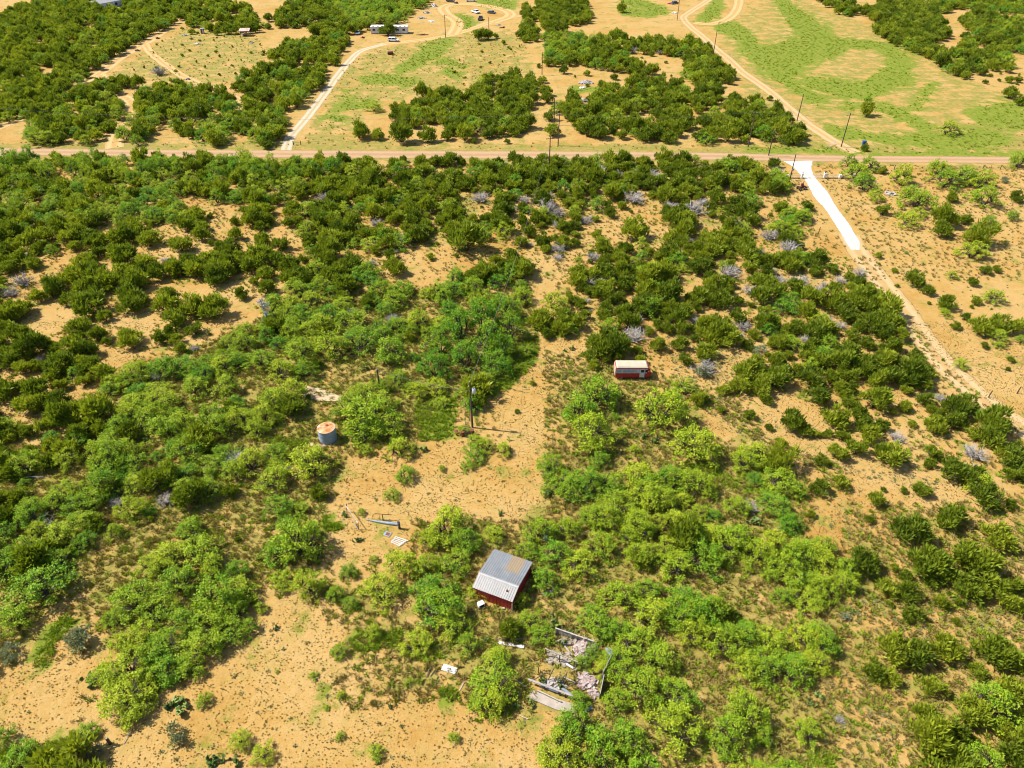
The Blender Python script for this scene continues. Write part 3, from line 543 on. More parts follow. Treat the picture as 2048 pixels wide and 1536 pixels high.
for i in np.nonzero(ok)[0]:
    m = r.random() < pm[i]; u = r.random()
    wd = (3.0+2.6*u) if m else (2.4+3.5*u*u**.3)
    if r.random() < .12: wd *= .55
    if clash(X[i], Y[i], wd) or nofree(X[i], Y[i], wd): continue
    dm = r.random()
    if dm < (.06 if 1080 < px[i] < 1720 and 330 < py[i] < 640 else .018): others.append(['dead', X[i], Y[i], wd*.8]); continue
    hh = wd*(.62 if m else .66)*r.uniform(.85, 1.2)*(1.45 if m and px[i] < 700 and roadd[i]-Y[i] < 22 else 1)
    trees.append(['mesquite' if m else 'juniper', X[i], Y[i], wd, hh, False])
# small juniper seedlings dotted on the clearings
X, Y, r = candidates(-150, 150, 28, 188, 6.5, 5); px, py = topx(X, Y, X*0+.3); ok = np.zeros(X.shape, bool)
for q in CLEAR: ok |= inpoly(px, py, q)
ok &= (Y < np.interp(X, RM[:, 0], RM[:, 1])-9)
lx = np.array([(q.x, q.y) for q in cl_+cr_])
for i in np.nonzero(ok)[0]:
    if r.random() > .42 or clash(X[i], Y[i], .8, .5) or nofree(X[i], Y[i], 1) or np.hypot(lx[:, 0]-X[i], lx[:, 1]-Y[i]).min() < 5: continue
    wd = r.uniform(.5, 1.25); trees.append(['mesquite' if r.random() < .35 else 'juniper', X[i], Y[i], wd, wd*.7, False])
# far side
X, Y, r = candidates(-420, 420, 200, 560, 4.3, 9)
px, py = topx(X, Y, X*0+1.3); ok = np.zeros(X.shape, bool); pm = np.zeros(X.shape)
for q, v in VEG:
    k = inpoly(px, py, q); ok |= k; pm = np.where(k, v, pm)
for cx, cy, rx, ry in VGAP: ok &= ((px-cx)/rx)**2+((py-cy)/ry)**2 > 1
for i in np.nonzero(ok)[0]:
    m = r.random() < pm[i]; wd = (4.0+2.6*r.random()) if m else (3.6+2.6*r.random())
    if clash(X[i], Y[i], wd): continue
    trees.append(['mesquite' if m else 'juniper', X[i], Y[i], wd, wd*(.66 if m else .68)*r.uniform(.85, 1.25), False])
# loose low bushes on the far fields
X, Y, r = candidates(-300, 300, 205, 440, 10, 15); px, py = topx(X, Y, X*0)
okf = inpoly(px, py, P('215 150;300 95;372 55;512 70;540 110;475 150;460 175;280 160')) | inpoly(px, py, P('1100 130;1340 105;1370 150;1380 180;1120 200')) | inpoly(px, py, P('940 80;1040 90;1040 140;900 180;860 140')) | inpoly(px, py, P('1900 90;2040 90;2040 200;1960 170'))
for i in np.nonzero(okf)[0]:
    if r.random() < .75 and not clash(X[i], Y[i], 1, .5): trees.append(['juniper', X[i], Y[i], r.uniform(.7, 2.0), r.uniform(.5, 1.3), False])
# ---------------------------------------------------------------- individual trees and shrubs, each with its own label
LMK = [('beside the red metal shed', at(985, 1190), 7.5), ('among the timbers of the collapsed house', at(1130, 1330), 7.5), ('next to the round water tank', at(652, 885), 7), ('next to the red and white van', at(1265, 755), 7),
       ('around the pole with the transformer', at(945, 855), 7.5), ('beside the tan concrete slab', at(645, 790), 6), ('near the broken pipe fence', at(740, 1050), 7), ('by the white ranch gate', at(1640, 352), 12), ('at the foot of the bare grey tree', at(540, 655), 7),
       ('by the fallen white metal sheet', at(900, 1340), 6), ('by the long white mobile home', at(780, 66), 14)]
EXP_DRV = [(q.x, q.y) for q in smoothpts(cl_, 4)]
FT = [(q.x, q.y) for q in smoothpts([at(*q) for q in P('1712 496;1776 580;1846 675;1921 760;2010 833')], 8)]
ALLX = np.array([(q[1], q[2], q[3]) for q in trees])
def where(i):
    k, x, y, wd, h, fx = trees[i]
    px, py = (float(q) for q in topx(x, y, h*.4)); ry = float(np.interp(x, RM[:, 0], RM[:, 1]))
    for nm, p, r in LMK:
        if math.hypot(p.x-x, p.y-y) < r+wd*.25: return nm
    if k in ('juniper', 'mesquite'):
        for kk, ox, oy, ow in others:
            if math.hypot(ox-x, oy-y) < wd*.35+ow*.4+.4: return {'dead': 'touching a leafless grey brush', 'silver': 'touching a silvery blue-green shrub', 'cactus': 'with prickly pear cactus at its foot'}[kk] + (' across the paved road' if y > ry else ' near the paved road' if ry-y < 45 else ' in the bright middle thicket' if px < 1080 and py < 900 else ' by the lower sandy clearing' if px < 1080 else ' around the eastern clearing' if px > 1640 else ' in the eastern thicket')
    d = np.hypot(ALLX[:, 0]-x, ALLX[:, 1]-y); d[i] = 99; big = (ALLX[:, 2] > 1.5) | (d > 3)
    alone = ((d-ALLX[:, 2]*.5)[big]).min() > wd*.5+.5
    far = y > ry
    if far:
        if px > 1600: return 'standing alone in the green striped pasture' if alone else 'in the scrub bordering the green striped pasture'
        if px > 1030: return 'in the scrub between the pasture track and the power poles'
        if px > 600: return 'standing apart in the field by the mobile home' if alone else 'in the scrub across the road from the pole'
        return 'standing apart in the meadow by the farm track' if alone else 'in the scrub along the farm track'
    if min(math.hypot(a-x, b-y) for a, b in EXP_DRV) < 9: return 'beside the white caliche drive'
    if px > 1560 and min(math.hypot(a-x, b-y) for a, b in FT) < 8: return 'lining the sandy fence track'
    if px > 1690 and py < 780 and (x > np.interp(y, [q[1] for q in FT][::-1], [q[0] for q in FT][::-1])): return 'on the open sand east of the fence track'
    if alone: return 'standing apart on bare sand' + (' below the red shed' if py > 1150 and px < 1110 else ' beyond the van' if px > 1200 and py < 800 else ' between pole and pipe fence' if 690 < px < 1110 and 780 < py < 1090 else ' in the eastern clearing' if px > 1500 else ' amid the western scrub')
    if ry-y < 16: return 'in the roadside scrub along the paved road'
    if py < 700 and px < 600: return 'in the scrub west of the bare grey tree'
    if py < 560 and px < 1080: return 'in the scrub between road and bright thicket'
    if py < 800 and px < 1080: return 'in the bright thicket behind the transformer pole'
    if py < 740 and px < 1740: return 'in the thicket between van and paved road'
    if px < 660 and py < 1060: return 'in the thicket around the water tank side'
    if px < 660: return 'in the thicket edging the sandy clearing'
    if px < 1110: return 'in the grove around the red shed clearing'
    if px < 1720 and py > 860: return 'in the thicket east of the collapsed house'
    if py > 1000: return 'in the scrub south of the eastern clearing'
    return 'in the scrub north of the eastern clearing'
def size(k, wd):
    return 'seedling' if wd < 1.3 else 'small' if wd < 2.8 else 'mid-sized' if wd < 4.6 else 'broad'
PXW = []
for i, (k, x, y, wd, h, fx) in enumerate(trees):
    px, py = (float(q) for q in topx(x, y, h*.4)); z = y*CP-(h*.4-HC)*SP
    vis = -wd*F/z*.4 < px < 2048+wd*F/z*.4 and -10 < py < 1560
    PXW.append(((10000 if fx else 0)+wd*F/z) if vis else -1)
order = sorted(range(len(trees)), key=lambda i: -PXW[i]); cnt = {}; rest = []
NAMES = dict(juniper=('juniper_tree', 'dark green juniper', 'juniper'), mesquite=('mesquite_tree', 'bright green mesquite', 'mesquite tree'))
for i in order:
    k, x, y, wd, h, fx = trees[i]
    if PXW[i] < 0 or cnt.get(k, 0) >= 295: rest.append(i); continue
    cnt[k] = cnt.get(k, 0)+1; var = rnd.randrange(len(KIND[k])); cm, tm = KIND[k][var][:2]
    nm, desc, cat = NAMES[k]; loc = where(i); sz = size(k, wd); tx, ty = (float(q) for q in topx(x, y, h*.4)); tint = rnd.random() if k == 'juniper' else rnd.uniform(.0, .3) if 840 < tx < 1075 and 560 < ty < 780 else rnd.uniform(.2, 1)
    hue = (('emerald green', 'bright green', 'yellow-green') if k == 'mesquite' else ('dark green', 'mid-green', 'olive-green'))[min(2, int(tint*3))]; desc = hue+(' mesquite' if k == 'mesquite' else ' juniper')
    o = thing(nm, f'{sz} {desc} {loc}', cat, (x, y, 0), rnd.uniform(0, 6.28), f'{desc}s {loc}'); o['group'] = f'{sz} {desc}s {loc}'
    rr = .62 if k == 'juniper' else .66
    o.scale = (wd*rnd.uniform(.92, 1.1), wd*rnd.uniform(.92, 1.1), h/rr)
    link(bpy.data.objects.new('trunk', tm), o); cr = link(bpy.data.objects.new('crown', cm), o); cr.color = (tint, 0, 0, 1)
nd = {}
for k, x, y, wd in others:
    px, py = (float(q) for q in topx(x, y, .3))
    if not (-30 < px < 2078 and -10 < py < 1560): continue
    j = nd[k] = nd.get(k, 0)+1; trees.append([k, x, y, wd, .5, True]); ALLX = np.vstack([ALLX, (x, y, wd)]); loc = where(len(trees)-1)
    sz = 'small' if wd < 2.2 else 'large'
    if k == 'silver':
        o = thing('silver_shrub', f'{sz} silvery blue-green shrub {loc}', 'shrub', (x, y, 0), rnd.uniform(0, 6.28), f'{sz} silvery shrubs {loc}'); o.scale = (wd, wd, wd*.95)
        cm, tm = KIND['silver'][j % 3][:2]; link(bpy.data.objects.new('trunk', tm), o); link(bpy.data.objects.new('crown', cm), o)
    elif k == 'dead':
        o = bpy.data.objects.new('dead_brush', DEADM[j % 4]); link(o); o.location = (x, y, 0); o.rotation_euler = (0, 0, rnd.uniform(0, 6.28)); o.scale = (wd, wd, wd*.85)
        tag(o, f'{sz} leafless grey brush {loc}', 'dead brush', f'{sz} grey brushes {loc}')
    else:
        o = bpy.data.objects.new('prickly_pear', CACM[j % 4]); link(o); o.location = (x, y, 0); o.rotation_euler = (0, 0, rnd.uniform(0, 6.28)); o.scale = (wd, wd, min(wd, 2.2)*.85)
        tag(o, f'{sz} prickly pear cactus clump {loc}', 'cactus', f'{sz} prickly pears {loc}')
# ---------------------------------------------------------------- stuff: one object whose mesh holds the variants and the points they stand on
def scatter(name, variants, pts, label, cat, mats):
    """variants: list of (V, F(list), val, matidx list); pts: array x,y,rot,sx,sz,idx"""
    V = []; Fc = []; val = []; var = []; mi = []; off = 0
    for k, (v, fs, vl, mx) in enumerate(variants):
        V += [tuple(q) for q in v]; Fc += [tuple(off+int(i) for i in f) for f in fs]; val += list(vl); var += [k]*len(v); mi += list(mx); off += len(v)
    n = len(pts); V += [(q[0], q[1], 0.0) for q in pts]; val += [0]*n; var += [-1]*n
    m = bpy.data.meshes.new(name); m.from_pydata(V, [], Fc)
    for q in mats: m.materials.append(q)
    m.polygons.foreach_set('material_index', mi)
    a = m.attributes.new('v', 'FLOAT', 'POINT'); a.data.foreach_set('value', np.array(val, np.float32))
    a = m.attributes.new('var', 'INT', 'POINT'); a.data.foreach_set('value', np.array(var, np.int32))
    z = np.zeros(off)
    for nm, col in (('rz', 2), ('sx', 3), ('sz', 4)):
        a = m.attributes.new(nm, 'FLOAT', 'POINT'); a.data.foreach_set('value', np.concatenate([z, pts[:, col]]).astype(np.float32))
    a = m.attributes.new('pick', 'INT', 'POINT'); a.data.foreach_set('value', np.concatenate([z, pts[:, 5]]).astype(np.int32))
    o = bpy.data.objects.new(name, m); link(o); tag(o, label, cat, None, 'stuff')
    g = bpy.data.node_groups.new(name, 'GeometryNodeTree'); g.interface.new_socket('Geometry', in_out='INPUT', socket_type='NodeSocketGeometry'); g.interface.new_socket('Geometry', in_out='OUTPUT', socket_type='NodeSocketGeometry')
    N, L = g.nodes, g.links; gi = N.new('NodeGroupInput'); gout = N.new('NodeGroupOutput')
    def named(nm, ty):
        q = N.new('GeometryNodeInputNamedAttribute'); q.data_type = ty; q.inputs['Name'].default_value = nm; return q.outputs[0]
    vv = named('var', 'INT')
    def sel(k):
        c = N.new('FunctionNodeCompare'); c.data_type = 'INT'; c.operation = 'EQUAL'; L.new(vv, c.inputs[2]); c.inputs[3].default_value = k
        s = N.new('GeometryNodeSeparateGeometry'); s.domain = 'POINT'; L.new(gi.outputs[0], s.inputs[0]); L.new(c.outputs[0], s.inputs[1]); return s.outputs[0]
    j = N.new('GeometryNodeJoinGeometry')
    for k in range(len(variants)):
        q = N.new('GeometryNodeGeometryToInstance'); L.new(sel(k), q.inputs[0]); L.new(q.outputs[0], j.inputs[0])
    ip = N.new('GeometryNodeInstanceOnPoints'); L.new(sel(-1), ip.inputs['Points']); L.new(j.outputs[0], ip.inputs['Instance'])
    ip.inputs['Pick Instance'].default_value = True; L.new(named('pick', 'INT'), ip.inputs['Instance Index'])
    cx = N.new('ShaderNodeCombineXYZ'); L.new(named('rz', 'FLOAT'), cx.inputs[2]); L.new(cx.outputs[0], ip.inputs['Rotation'])
    cs = N.new('ShaderNodeCombineXYZ'); sx = named('sx', 'FLOAT'); L.new(sx, cs.inputs[0]); L.new(sx, cs.inputs[1]); L.new(named('sz', 'FLOAT'), cs.inputs[2]); L.new(cs.outputs[0], ip.inputs['Scale'])
    L.new(ip.outputs[0], gout.inputs[0]); md = o.modifiers.new('scatter', 'NODES'); md.node_group = g
    return o
for k, nm, lb in (('juniper', 'juniper_scrub', 'far-off dark green juniper scrub covering the flats'), ('mesquite', 'mesquite_scrub', 'far-off light green mesquite scrub covering the flats')):
    pts = np.array([(trees[i][1], trees[i][2], rnd.uniform(0, 6.28), trees[i][3]*rnd.uniform(.95, 1.08), trees[i][4]/(.62 if k == 'juniper' else .66), rnd.randrange(len(KIND[k]))) for i in rest if trees[i][0] == k])
    vs = []
    for cm, tm, c, s in KIND[k]:
        nv = len(c[0]); vs.append((list(map(tuple, c[0]))+s.v, [tuple(q) for q in c[1]]+[tuple(nv+i for i in f) for f in s.f], list(c[2])+s.vc, [0]*len(c[1])+[1]*len(s.f)))
    scatter(nm, vs, pts, lb, 'scrub', [M[k], M['bark']])
# ---------------------------------------------------------------- grass tufts
def tuft(seed, n, spread, lean, wd):
    r = random.Random(seed); V = []; Fc = []; val = []
    for i in range(n):
        th = r.uniform(0, 6.28); b = Vector((spread*r.random()*math.cos(th), spread*r.random()*math.sin(th), 0)); ph = r.uniform(0, 6.28)
        e = b+Vector((math.cos(th)*lean*r.random(), math.sin(th)*lean*r.random(), r.uniform(.5, 1))); s = Vector((math.cos(ph), math.sin(ph), 0))*wd; m = b.lerp(e, .55)+Vector((0, 0, .12))
        o = len(V); V += [b-s*.5, b+s*.5, m+s, e, m-s]; Fc.append((o, o+1, o+2, o+3, o+4)); val += [r.random()]*5
    return V, Fc, val, [0]*len(Fc)
def field(dens, y0, y1, seed, polys, x0=-200, x1=200, notin=()):
    r = np.random.default_rng(seed); n = int((x1-x0)*(y1-y0)*dens); X = r.uniform(x0, x1, n); Y = r.uniform(y0, y1, n); px, py = topx(X, Y, X*0)
    k = (px > -120) & (px < 2170) & (py < 1620)
    inn = np.zeros(n, bool)
    for q in polys: inn |= inpoly(px, py, q)
    k &= inn
    for q in notin: k &= ~inpoly(px, py, q)
    rd = np.interp(X, RM[:, 0], RM[:, 1]); k &= np.abs(Y-rd) > 4.6
    k &= ~inpoly(px, py, P('1555 318;1632 318;1630 345;1725 470;1726 505;1700 505;1620 395;1600 360'))
    return X[k], Y[k], r
def tpts(X, Y, r, lo, hi, tall, nvar):
    s = r.uniform(lo, hi, len(X)); return np.stack([X, Y, r.uniform(0, 6.28, len(X)), s, s*r.uniform(.7, 1.2, len(X))*tall, r.integers(0, nvar, len(X))], 1)
NEARPOLY = [P('-200 330;2250 330;2250 1650;-200 1650')]
SANDP = [q for q in CLEAR]
X, Y, r = field(9.5, 26, 110, 21, SANDP)
cl = r.random(len(X)) < .35+.65*(np.sin(X*.7+np.sin(Y*.5)*2)*np.cos(Y*.6+X*.2) > -.35)
scatter('low_tufts', [tuft(600+i, 14, .35, .5, .16) for i in range(4)], tpts(X[cl], Y[cl], r, .06, .19, .55, 4), 'low brown tufts dotted over the bare sand', 'tufts', [M['tuft']])
X2, Y2, r = field(.7, 125, 190, 22, SANDP); X3, Y3, _ = field(2.6, 26, 125, 23, DRY); X4, Y4, _ = field(.13, 200, 430, 24, DRY, -330, 330)
X5, Y5, _ = field(.9, 26, 190, 27, NEARPOLY, notin=CLEAR)
Xa, Ya = np.concatenate([X2, X3, X4, X5]), np.concatenate([Y2, Y3, Y4, Y5])
scatter('dry_grass', [tuft(620+i, 16, .3, .7, .07) for i in range(4)], tpts(Xa, Ya, r, .30, .75, .7, 4), 'dry straw-coloured grass between the scrub', 'grass', [M['drygrass']])
SWP = []
for pts in SW:
    for (ax, ay, aw), (bx, by, bw) in zip(pts[:-1], pts[1:]):
        d = math.hypot(bx-ax, by-ay)+1e-6; nx_, ny_ = -(by-ay)/d, (bx-ax)/d
        SWP.append([(ax+nx_*aw, ay+ny_*aw), (bx+nx_*bw, by+ny_*bw), (bx-nx_*bw, by-ny_*bw), (ax-nx_*aw, ay-ny_*aw)])
X1, Y1, r = field(8.0, 26, 150, 25, GREEN); X2, Y2, _ = field(.4, 195, 450, 26, SWP, -120, 330); X3, Y3, _ = field(1.1, 26, 150, 29, DRY); X6, Y6, _ = field(.5, 26, 190, 35, NEARPOLY, notin=CLEAR); X3, Y3 = np.concatenate([X3, X6]), np.concatenate([Y3, Y6])
Xa, Ya = np.concatenate([X1, X2, X3]), np.concatenate([Y1, Y2, Y3])
scatter('green_grass', [tuft(640+i, 16, .35, .7, .09) for i in range(4)], tpts(Xa, Ya, r, .30, .75, .6, 4), 'fresh green grass in strips and patches', 'grass', [M['greengrass']])
X1, Y1, r = field(2.2, 26, 150, 31, [P('1380 785;1460 795;1540 880;1700 935;1880 955;1870 985;1680 945;1540 905;1390 815'), P('1690 1010;1760 1060;1700 1080;1650 1050'), P('1600 1150;1750 1190;1740 1230;1660 1235'), P('1700 1180;2060 1190;2060 1300;1700 1270'), P('1640 1290;1720 1330;1830 1490;1700 1530;1650 1420'), P('1330 660;1500 690;1480 780;1350 780')]); X2, Y2, _ = field(.16, 26, 180, 33, CLEAR)
scatter('grey_forbs', [tuft(660+i, 14, .5, .6, .2) for i in range(3)], tpts(np.concatenate([X1, X2]), np.concatenate([Y1, Y2]), r, .2, .42, .5, 3), 'low grey-green weeds creeping over the sand', 'weeds', [M['forb']])
# ================================================================ built things
def Rz(a): return Matrix.Rotation(a, 3, 'Z')
M['shedred'] = plain('red_ribbed_metal', (.40, .035, .025), (.30, .028, .02), 1.5, .5, 0, (.34, .05, .03))
M['tanroof'] = plain('tan_weathered_sheet', (.30, .225, .135), (.27, .20, .13), 2.5, .6, .1)
M['greyroof'] = plain('grey_roof_sheet', (.22, .235, .25), (.27, .265, .255), 1.6, .45, .3)
M['whiteroof'] = plain('white_roof_sheet', (.30, .285, .27), (.25, .245, .24), 1.6, .5, .2)
M['rustroof'] = plain('rust_streaked_sheet', (.46, .38, .28), (.42, .19, .06), 1.4, .7, .1, (.26, .08, .03))
M['cream'] = plain('cream_paint', (.40, .34, .25), (.34, .28, .20), 1.0, .6)
M['faded'] = plain('peeling_paint', (.55, .53, .55), (.40, .33, .33), 3.5, .7, 0, (.42, .08, .07))
M['bluewin'] = plain('dusty_blue_window', (.16, .30, .36), (.22, .34, .38), 3, .3)
M['board'] = plain('pale_board', (.42, .37, .30), (.30, .25, .19), 3, .85)
M['greyboard'] = plain('grey_board', (.30, .27, .25), (.22, .19, .18), 3, .9)
# ---- red shed
def corr(mb, p0, p1, z0, z1a, z1b, pitch=.17, dep=.03, side=1):   # ribbed wall from p0 to p1; top runs z1a..z1b
    p0, p1 = Vector(p0), Vector(p1); d = p1-p0; L = d.length; d.normalize(); nrm = Vector((d.y, -d.x, 0))*side; n = int(L/pitch); V = []; Fq = []
    for i in range(n):
        for k, o in ((0, 0), (.30, 0), (.42, dep), (.70, dep), (.82, 0)):
            s = (i+k)/n; q = p0+d*L*s+nrm*o; V += [(q.x, q.y, z0), (q.x, q.y, z1a+(z1b-z1a)*s)]
    q = p1; V += [(q.x, q.y, z0), (q.x, q.y, z1b)]
    for i in range(len(V)//2-1): Fq.append((2*i, 2*i+2, 2*i+3, 2*i+1))
    mb.add(V, Fq, .7)
W_, D_, HE, HR, YR = 4.75, 5.75, 1.85, 2.36, 1.62
sa = math.atan2(-.397, .918); so_ = Vector((0, 48.68, 0))-Rz(sa) @ Vector((W_, 0, 0))
t_ = thing('metal_shed', 'red ribbed metal shed with grey and tan sheet roof', 'shed', so_, sa)
mb = MB(); corr(mb, (0, 0, 0), (W_, 0, 0), 0, HE, HE); mb.build('front_wall', M['shedred'], t_)
mb = MB(); corr(mb, (0, D_, 0), (W_, D_, 0), 0, HE, HE, side=-1); mb.build('back_wall', M['shedred'], t_)
for x, sd in ((0, -1), (W_, 1)):
    mb = MB(); corr(mb, (x, 0, 0), (x, YR, 0), 0, HE, HR-.03, side=sd); corr(mb, (x, YR, 0), (x, D_, 0), 0, HR-.03, HE, side=sd); mb.build('side_wall', M['shedred'], t_)
def sheet(y0, z0, y1, z1, x0, x1, mat, lift):
    mb = MB(); n = 3; V = []; Fq = []
    for i in range(n):
        for k, o in ((0, 0), (.80, 0), (.84, .045), (.95, .045), (.99, 0)):
            x = x0+(x1-x0)*(i+k)/n; V += [(x, y0, z0+o+lift), (x, y1, z1+o+lift)]
    V += [(x1, y0, z0+lift), (x1, y1, z1+lift)]
    for i in range(len(V)//2-1): Fq.append((2*i, 2*i+2, 2*i+3, 2*i+1))
    mb.add(V, Fq, rnd.uniform(.55, 1)); o = mb.build('roof_sheet', mat, t_)
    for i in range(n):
        x = x0+(x1-x0)*(i+.99)/n-.012; MB().add([(x-.035, y0, z0+lift+.006), (x, y0, z0+lift+.006), (x, y1, z1+lift+.006), (x-.035, y1, z1+lift+.006)], [(0, 1, 2, 3)], .3).build('rib_shade', M['black'], o)  # dark strip beside each rib: the rib's shadow line painted in as colour
    return o
def zr(y): return HR-(HR-HE)*(YR-y)/YR if y < YR else HR-(HR-HE)*(y-YR)/(D_-YR)
cw = (W_+.24)/6
for c in range(6):
    x0 = -.12+c*cw; x1 = x0+cw
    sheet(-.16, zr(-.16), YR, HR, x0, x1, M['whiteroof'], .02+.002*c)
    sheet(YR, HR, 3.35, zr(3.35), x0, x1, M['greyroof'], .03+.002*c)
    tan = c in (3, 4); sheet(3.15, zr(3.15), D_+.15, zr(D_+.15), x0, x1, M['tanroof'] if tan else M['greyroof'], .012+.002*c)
mb = MB(); mb.add([(-.13, YR-.16, HR+.03), (W_+.13, YR-.16, HR+.03), (W_+.13, YR, HR+.09), (-.13, YR, HR+.09), (W_+.13, YR+.16, HR+.065), (-.13, YR+.16, HR+.065)], [(0, 1, 2, 3), (3, 2, 4, 5)], .95); mb.build('ridge_cap', M['whiteroof'], t_)
for x in (-.14, W_+.12):
    mb = MB(); mb.beam((x, -.16, zr(-.16)-.02), (x, YR, HR-.02), .03, .13, .9); mb.beam((x, YR, HR-.02), (x, D_+.15, zr(D_+.15)-.02), .03, .13, .9); mb.build('barge_trim', M['whiteroof'], t_)
MB().box((W_/2, -.175, HE-.09), (W_+.24, .02, .12), None, .8).build('fascia', plain('maroon_trim', (.16, .02, .035), None, 2, .5), t_)
MB().lathe([(.10, 0), (.10, .14), (.13, .15), (.0, .2)], 10).build('roof_vent', M['rust'], t_, (W_-.95, .75, zr(.75)+.03))
MB().tube([(W_+.06, -.1, 0), (W_+.06, -.1, HE)], [.045, .045], 6).build('corner_post', M['white'], t_)
# ---- van
vx, vy, VL, VW, VH = 16.8, 92.45, 5.8, 2.08, 2.45
t_ = thing('step_van', 'abandoned red and white step van with cream roof among mesquites', 'van', (vx, vy, 0))
prof = [(.02, .38), (5.2, .38), (5.72, .55), (5.78, 1.25), (5.45, 2.12), (5.2, 2.32), (.12, 2.32), (0, 2.2)]
MB().prism(prof, 0, VW, None, .9).build('body', M['red'], t_, bevel=.05)
MB().prism([(.1, 2.30), (5.22, 2.30), (5.0, 2.47), (.3, 2.5)], -.015, VW+.015, [0, 0, .2, .2], 1).build('roof', M['cream'], t_, bevel=.03)
MB().box((2.62, -.012, 1.70), (5.0, .03, .84), None, 1).build('upper_panel', M['faded'], t_)
MB().box((2.65, -.018, 2.19), (5.15, .05, .13), None, .7).build('trim_band', plain('maroon_band', (.22, .02, .05), None, 2, .5), t_)
for x, wd in ((.55, .75), (1.75, 1.1), (2.75, .55)): MB().box((x, -.034, 1.68), (wd, .02, .46), None, 1).build('side_window', M['bluewin'], t_)
d_ = MB().box((4.32, -.03, 1.28), (.78, .05, 1.62), None, 1).build('door', M['white'], t_); MB().box((4.34, -.062, 1.72), (.56, .02, .52), None, 1).build('door_window', M['glass'], d_); MB().box((4.02, -.065, 1.2), (.04, .03, .16), None, 1).build('handle', M['black'], d_)
MB().add([(5.80, .18, 1.32), (5.80, VW-.18, 1.32), (5.485, VW-.22, 2.08), (5.485, .22, 2.08)], [(0, 1, 2, 3)], 1).build('windscreen', M['glass'], t_)
MB().box((4.98, -.022, 1.70), (.40, .03, .52), None, 1).build('quarter_window', M['glass'], t_)
MB().box((-.02, VW/2, 1.4), (.05, VW*.9, 1.5), None, 1).build('rear_door', M['cream'], t_); MB().box((5.8, VW/2, .5), (.12, VW, .16), None, 1).build('bumper', M['rust'], t_)
for y in (.35, VW-.35): MB().tube([(5.76, y, .95), (5.83, y, .95)], [.11, .10], 10).build('headlight', M['white'], t_)
MB().beam((5.3, -.05, 1.7), (5.35, -.3, 1.75), .03, .03).build('mirror_arm', M['white'], t_)
def wheel(parent, x, y, r=.36, wd=.22):
    o = MB().tube([(x, y-wd/2, r), (x, y+wd/2, r)], [r, r], 14).build('wheel', M['rubber'], parent); MB().tube([(x, y-wd/2-.01, r), (x, y+wd/2+.01, r)], [r*.55, r*.55], 10).build('rim', M['galv'], o)
for x in (1.1, 4.75):
    for y in (.16, VW-.16): wheel(t_, x, y)
# ---- water tank
t_ = thing('water_tank', 'round blue-grey corrugated water tank with rust-streaked roof', 'water tank', (-27.0, 77.9, 0))
pr = []; 
for i in range(12):
    z = i*2.2/12; pr += [(1.25, z), (1.285, z+.06), (1.25, z+.12)]
mb = MB().lathe(pr+[(1.25, 2.2)], 32, (0, 0, 0), .8); mb.build('wall', plain('blue_grey_steel', (.22, .27, .34), (.28, .33, .40), 1.2, .5, .2), t_, smooth=True)
mb = MB().lathe([(1.31, 2.2), (1.32, 2.24), (.5, 2.42), (.12, 2.46)], 32, (0, 0, 0), 1); mb.build('roof', M['rustroof'], t_)
MB().beam((-1.2, -.15, 2.34), (.25, .25, 2.50), .12, .03, 1).build('roof_strap', plain('faded_red_strap', (.62, .30, .26), None, 2, .6), t_)
MB().lathe([(.22, 2.40), (.22, 2.50), (.1, 2.52)], 12, (.1, .25, 0), .6).build('hatch', M['rust'], t_)
for z in (.75, 1.48): MB().lathe([(1.30, z), (1.30, z+.04)], 32, (0, 0, 0), 1).build('hoop', M['galv'], t_)
# ---- poles
def upole(bx, by, h, label, cross=None, trans=False, name='utility_pole', z=0):
    p = at(bx, by); t_ = thing(name, label, 'utility pole', p, 0)
    lx_, ly_ = rnd.uniform(-.12, .12), rnd.uniform(-.1, .1); top = Vector((lx_, ly_, h))
    MB().tube([(0, 0, -.2), top*.5, top], [.16, .14, .11], 8).build('shaft', M['pole'], t_)
    if cross is not None:
        d = Vector((math.cos(cross), math.sin(cross), 0)); c = top-Vector((0, 0, .5))
        a = MB().beam(c-d*1.1+Vector((0, -.15, 0)), c+d*1.1+Vector((0, -.15, 0)), .10, .12).build('crossarm', M['pole'], t_)
        for s in (-1, -.45, .45, 1): MB().lathe([(.03, 0), (.06, .06), (.04, .14)], 8).build('insulator', M['galv'], a, c+d*1.05*s+Vector((0, -.15, .06)))
    else: MB().lathe([(.03, 0), (.06, .06), (.04, .16)], 8).build('insulator', M['white'], t_, top)
    if trans:
        c = MB().lathe([(.24, 0), (.27, .03), (.27, .72), (.24, .8), (.1, .86)], 14).build('transformer', plain('pale_grey_enamel', (.62, .68, .72), None, 2, .4), t_, (.42, -.05, h-2.0), smooth=True)
        MB().lathe([(.04, 0), (.06, .05), (.03, .25)], 8).build('bushing', M['rust'], c, (0, 0, .85)); MB().beam((.1, 0, h-1.6), (.42, -.05, h-1.6), .1, .1).build('bracket', M['black'], t_)
    return p+top
TOP = {}
TOP['t'] = upole(945, 855, 8.6, 'dark wooden pole with pale transformer can in the clearing', None, True)
TOP['s'] = upole(760, 782, 4.2, 'short dark wooden pole beyond the tan slab')
TOP['a'] = upole(1098, 343, 9.2, 'wooden pole in the scrub on the near verge', .1)
TOP['b'] = upole(1116, 291, 9.0, 'wooden pole on the far verge across from verge pole', .1)
TOP['c'] = upole(1108, 250, 8, 'wooden pole rising from junipers behind far verge')
TOP['d'] = upole(1084, 150, 8, 'wooden pole on the sandy gap beside the field')
TOP['e'] = upole(1496, 294, 10, 'tall wooden pole before the far verge junipers', .1)
TOP['f'] = upole(1354, 41, 9.5, 'wooden pole by the pasture track bend')
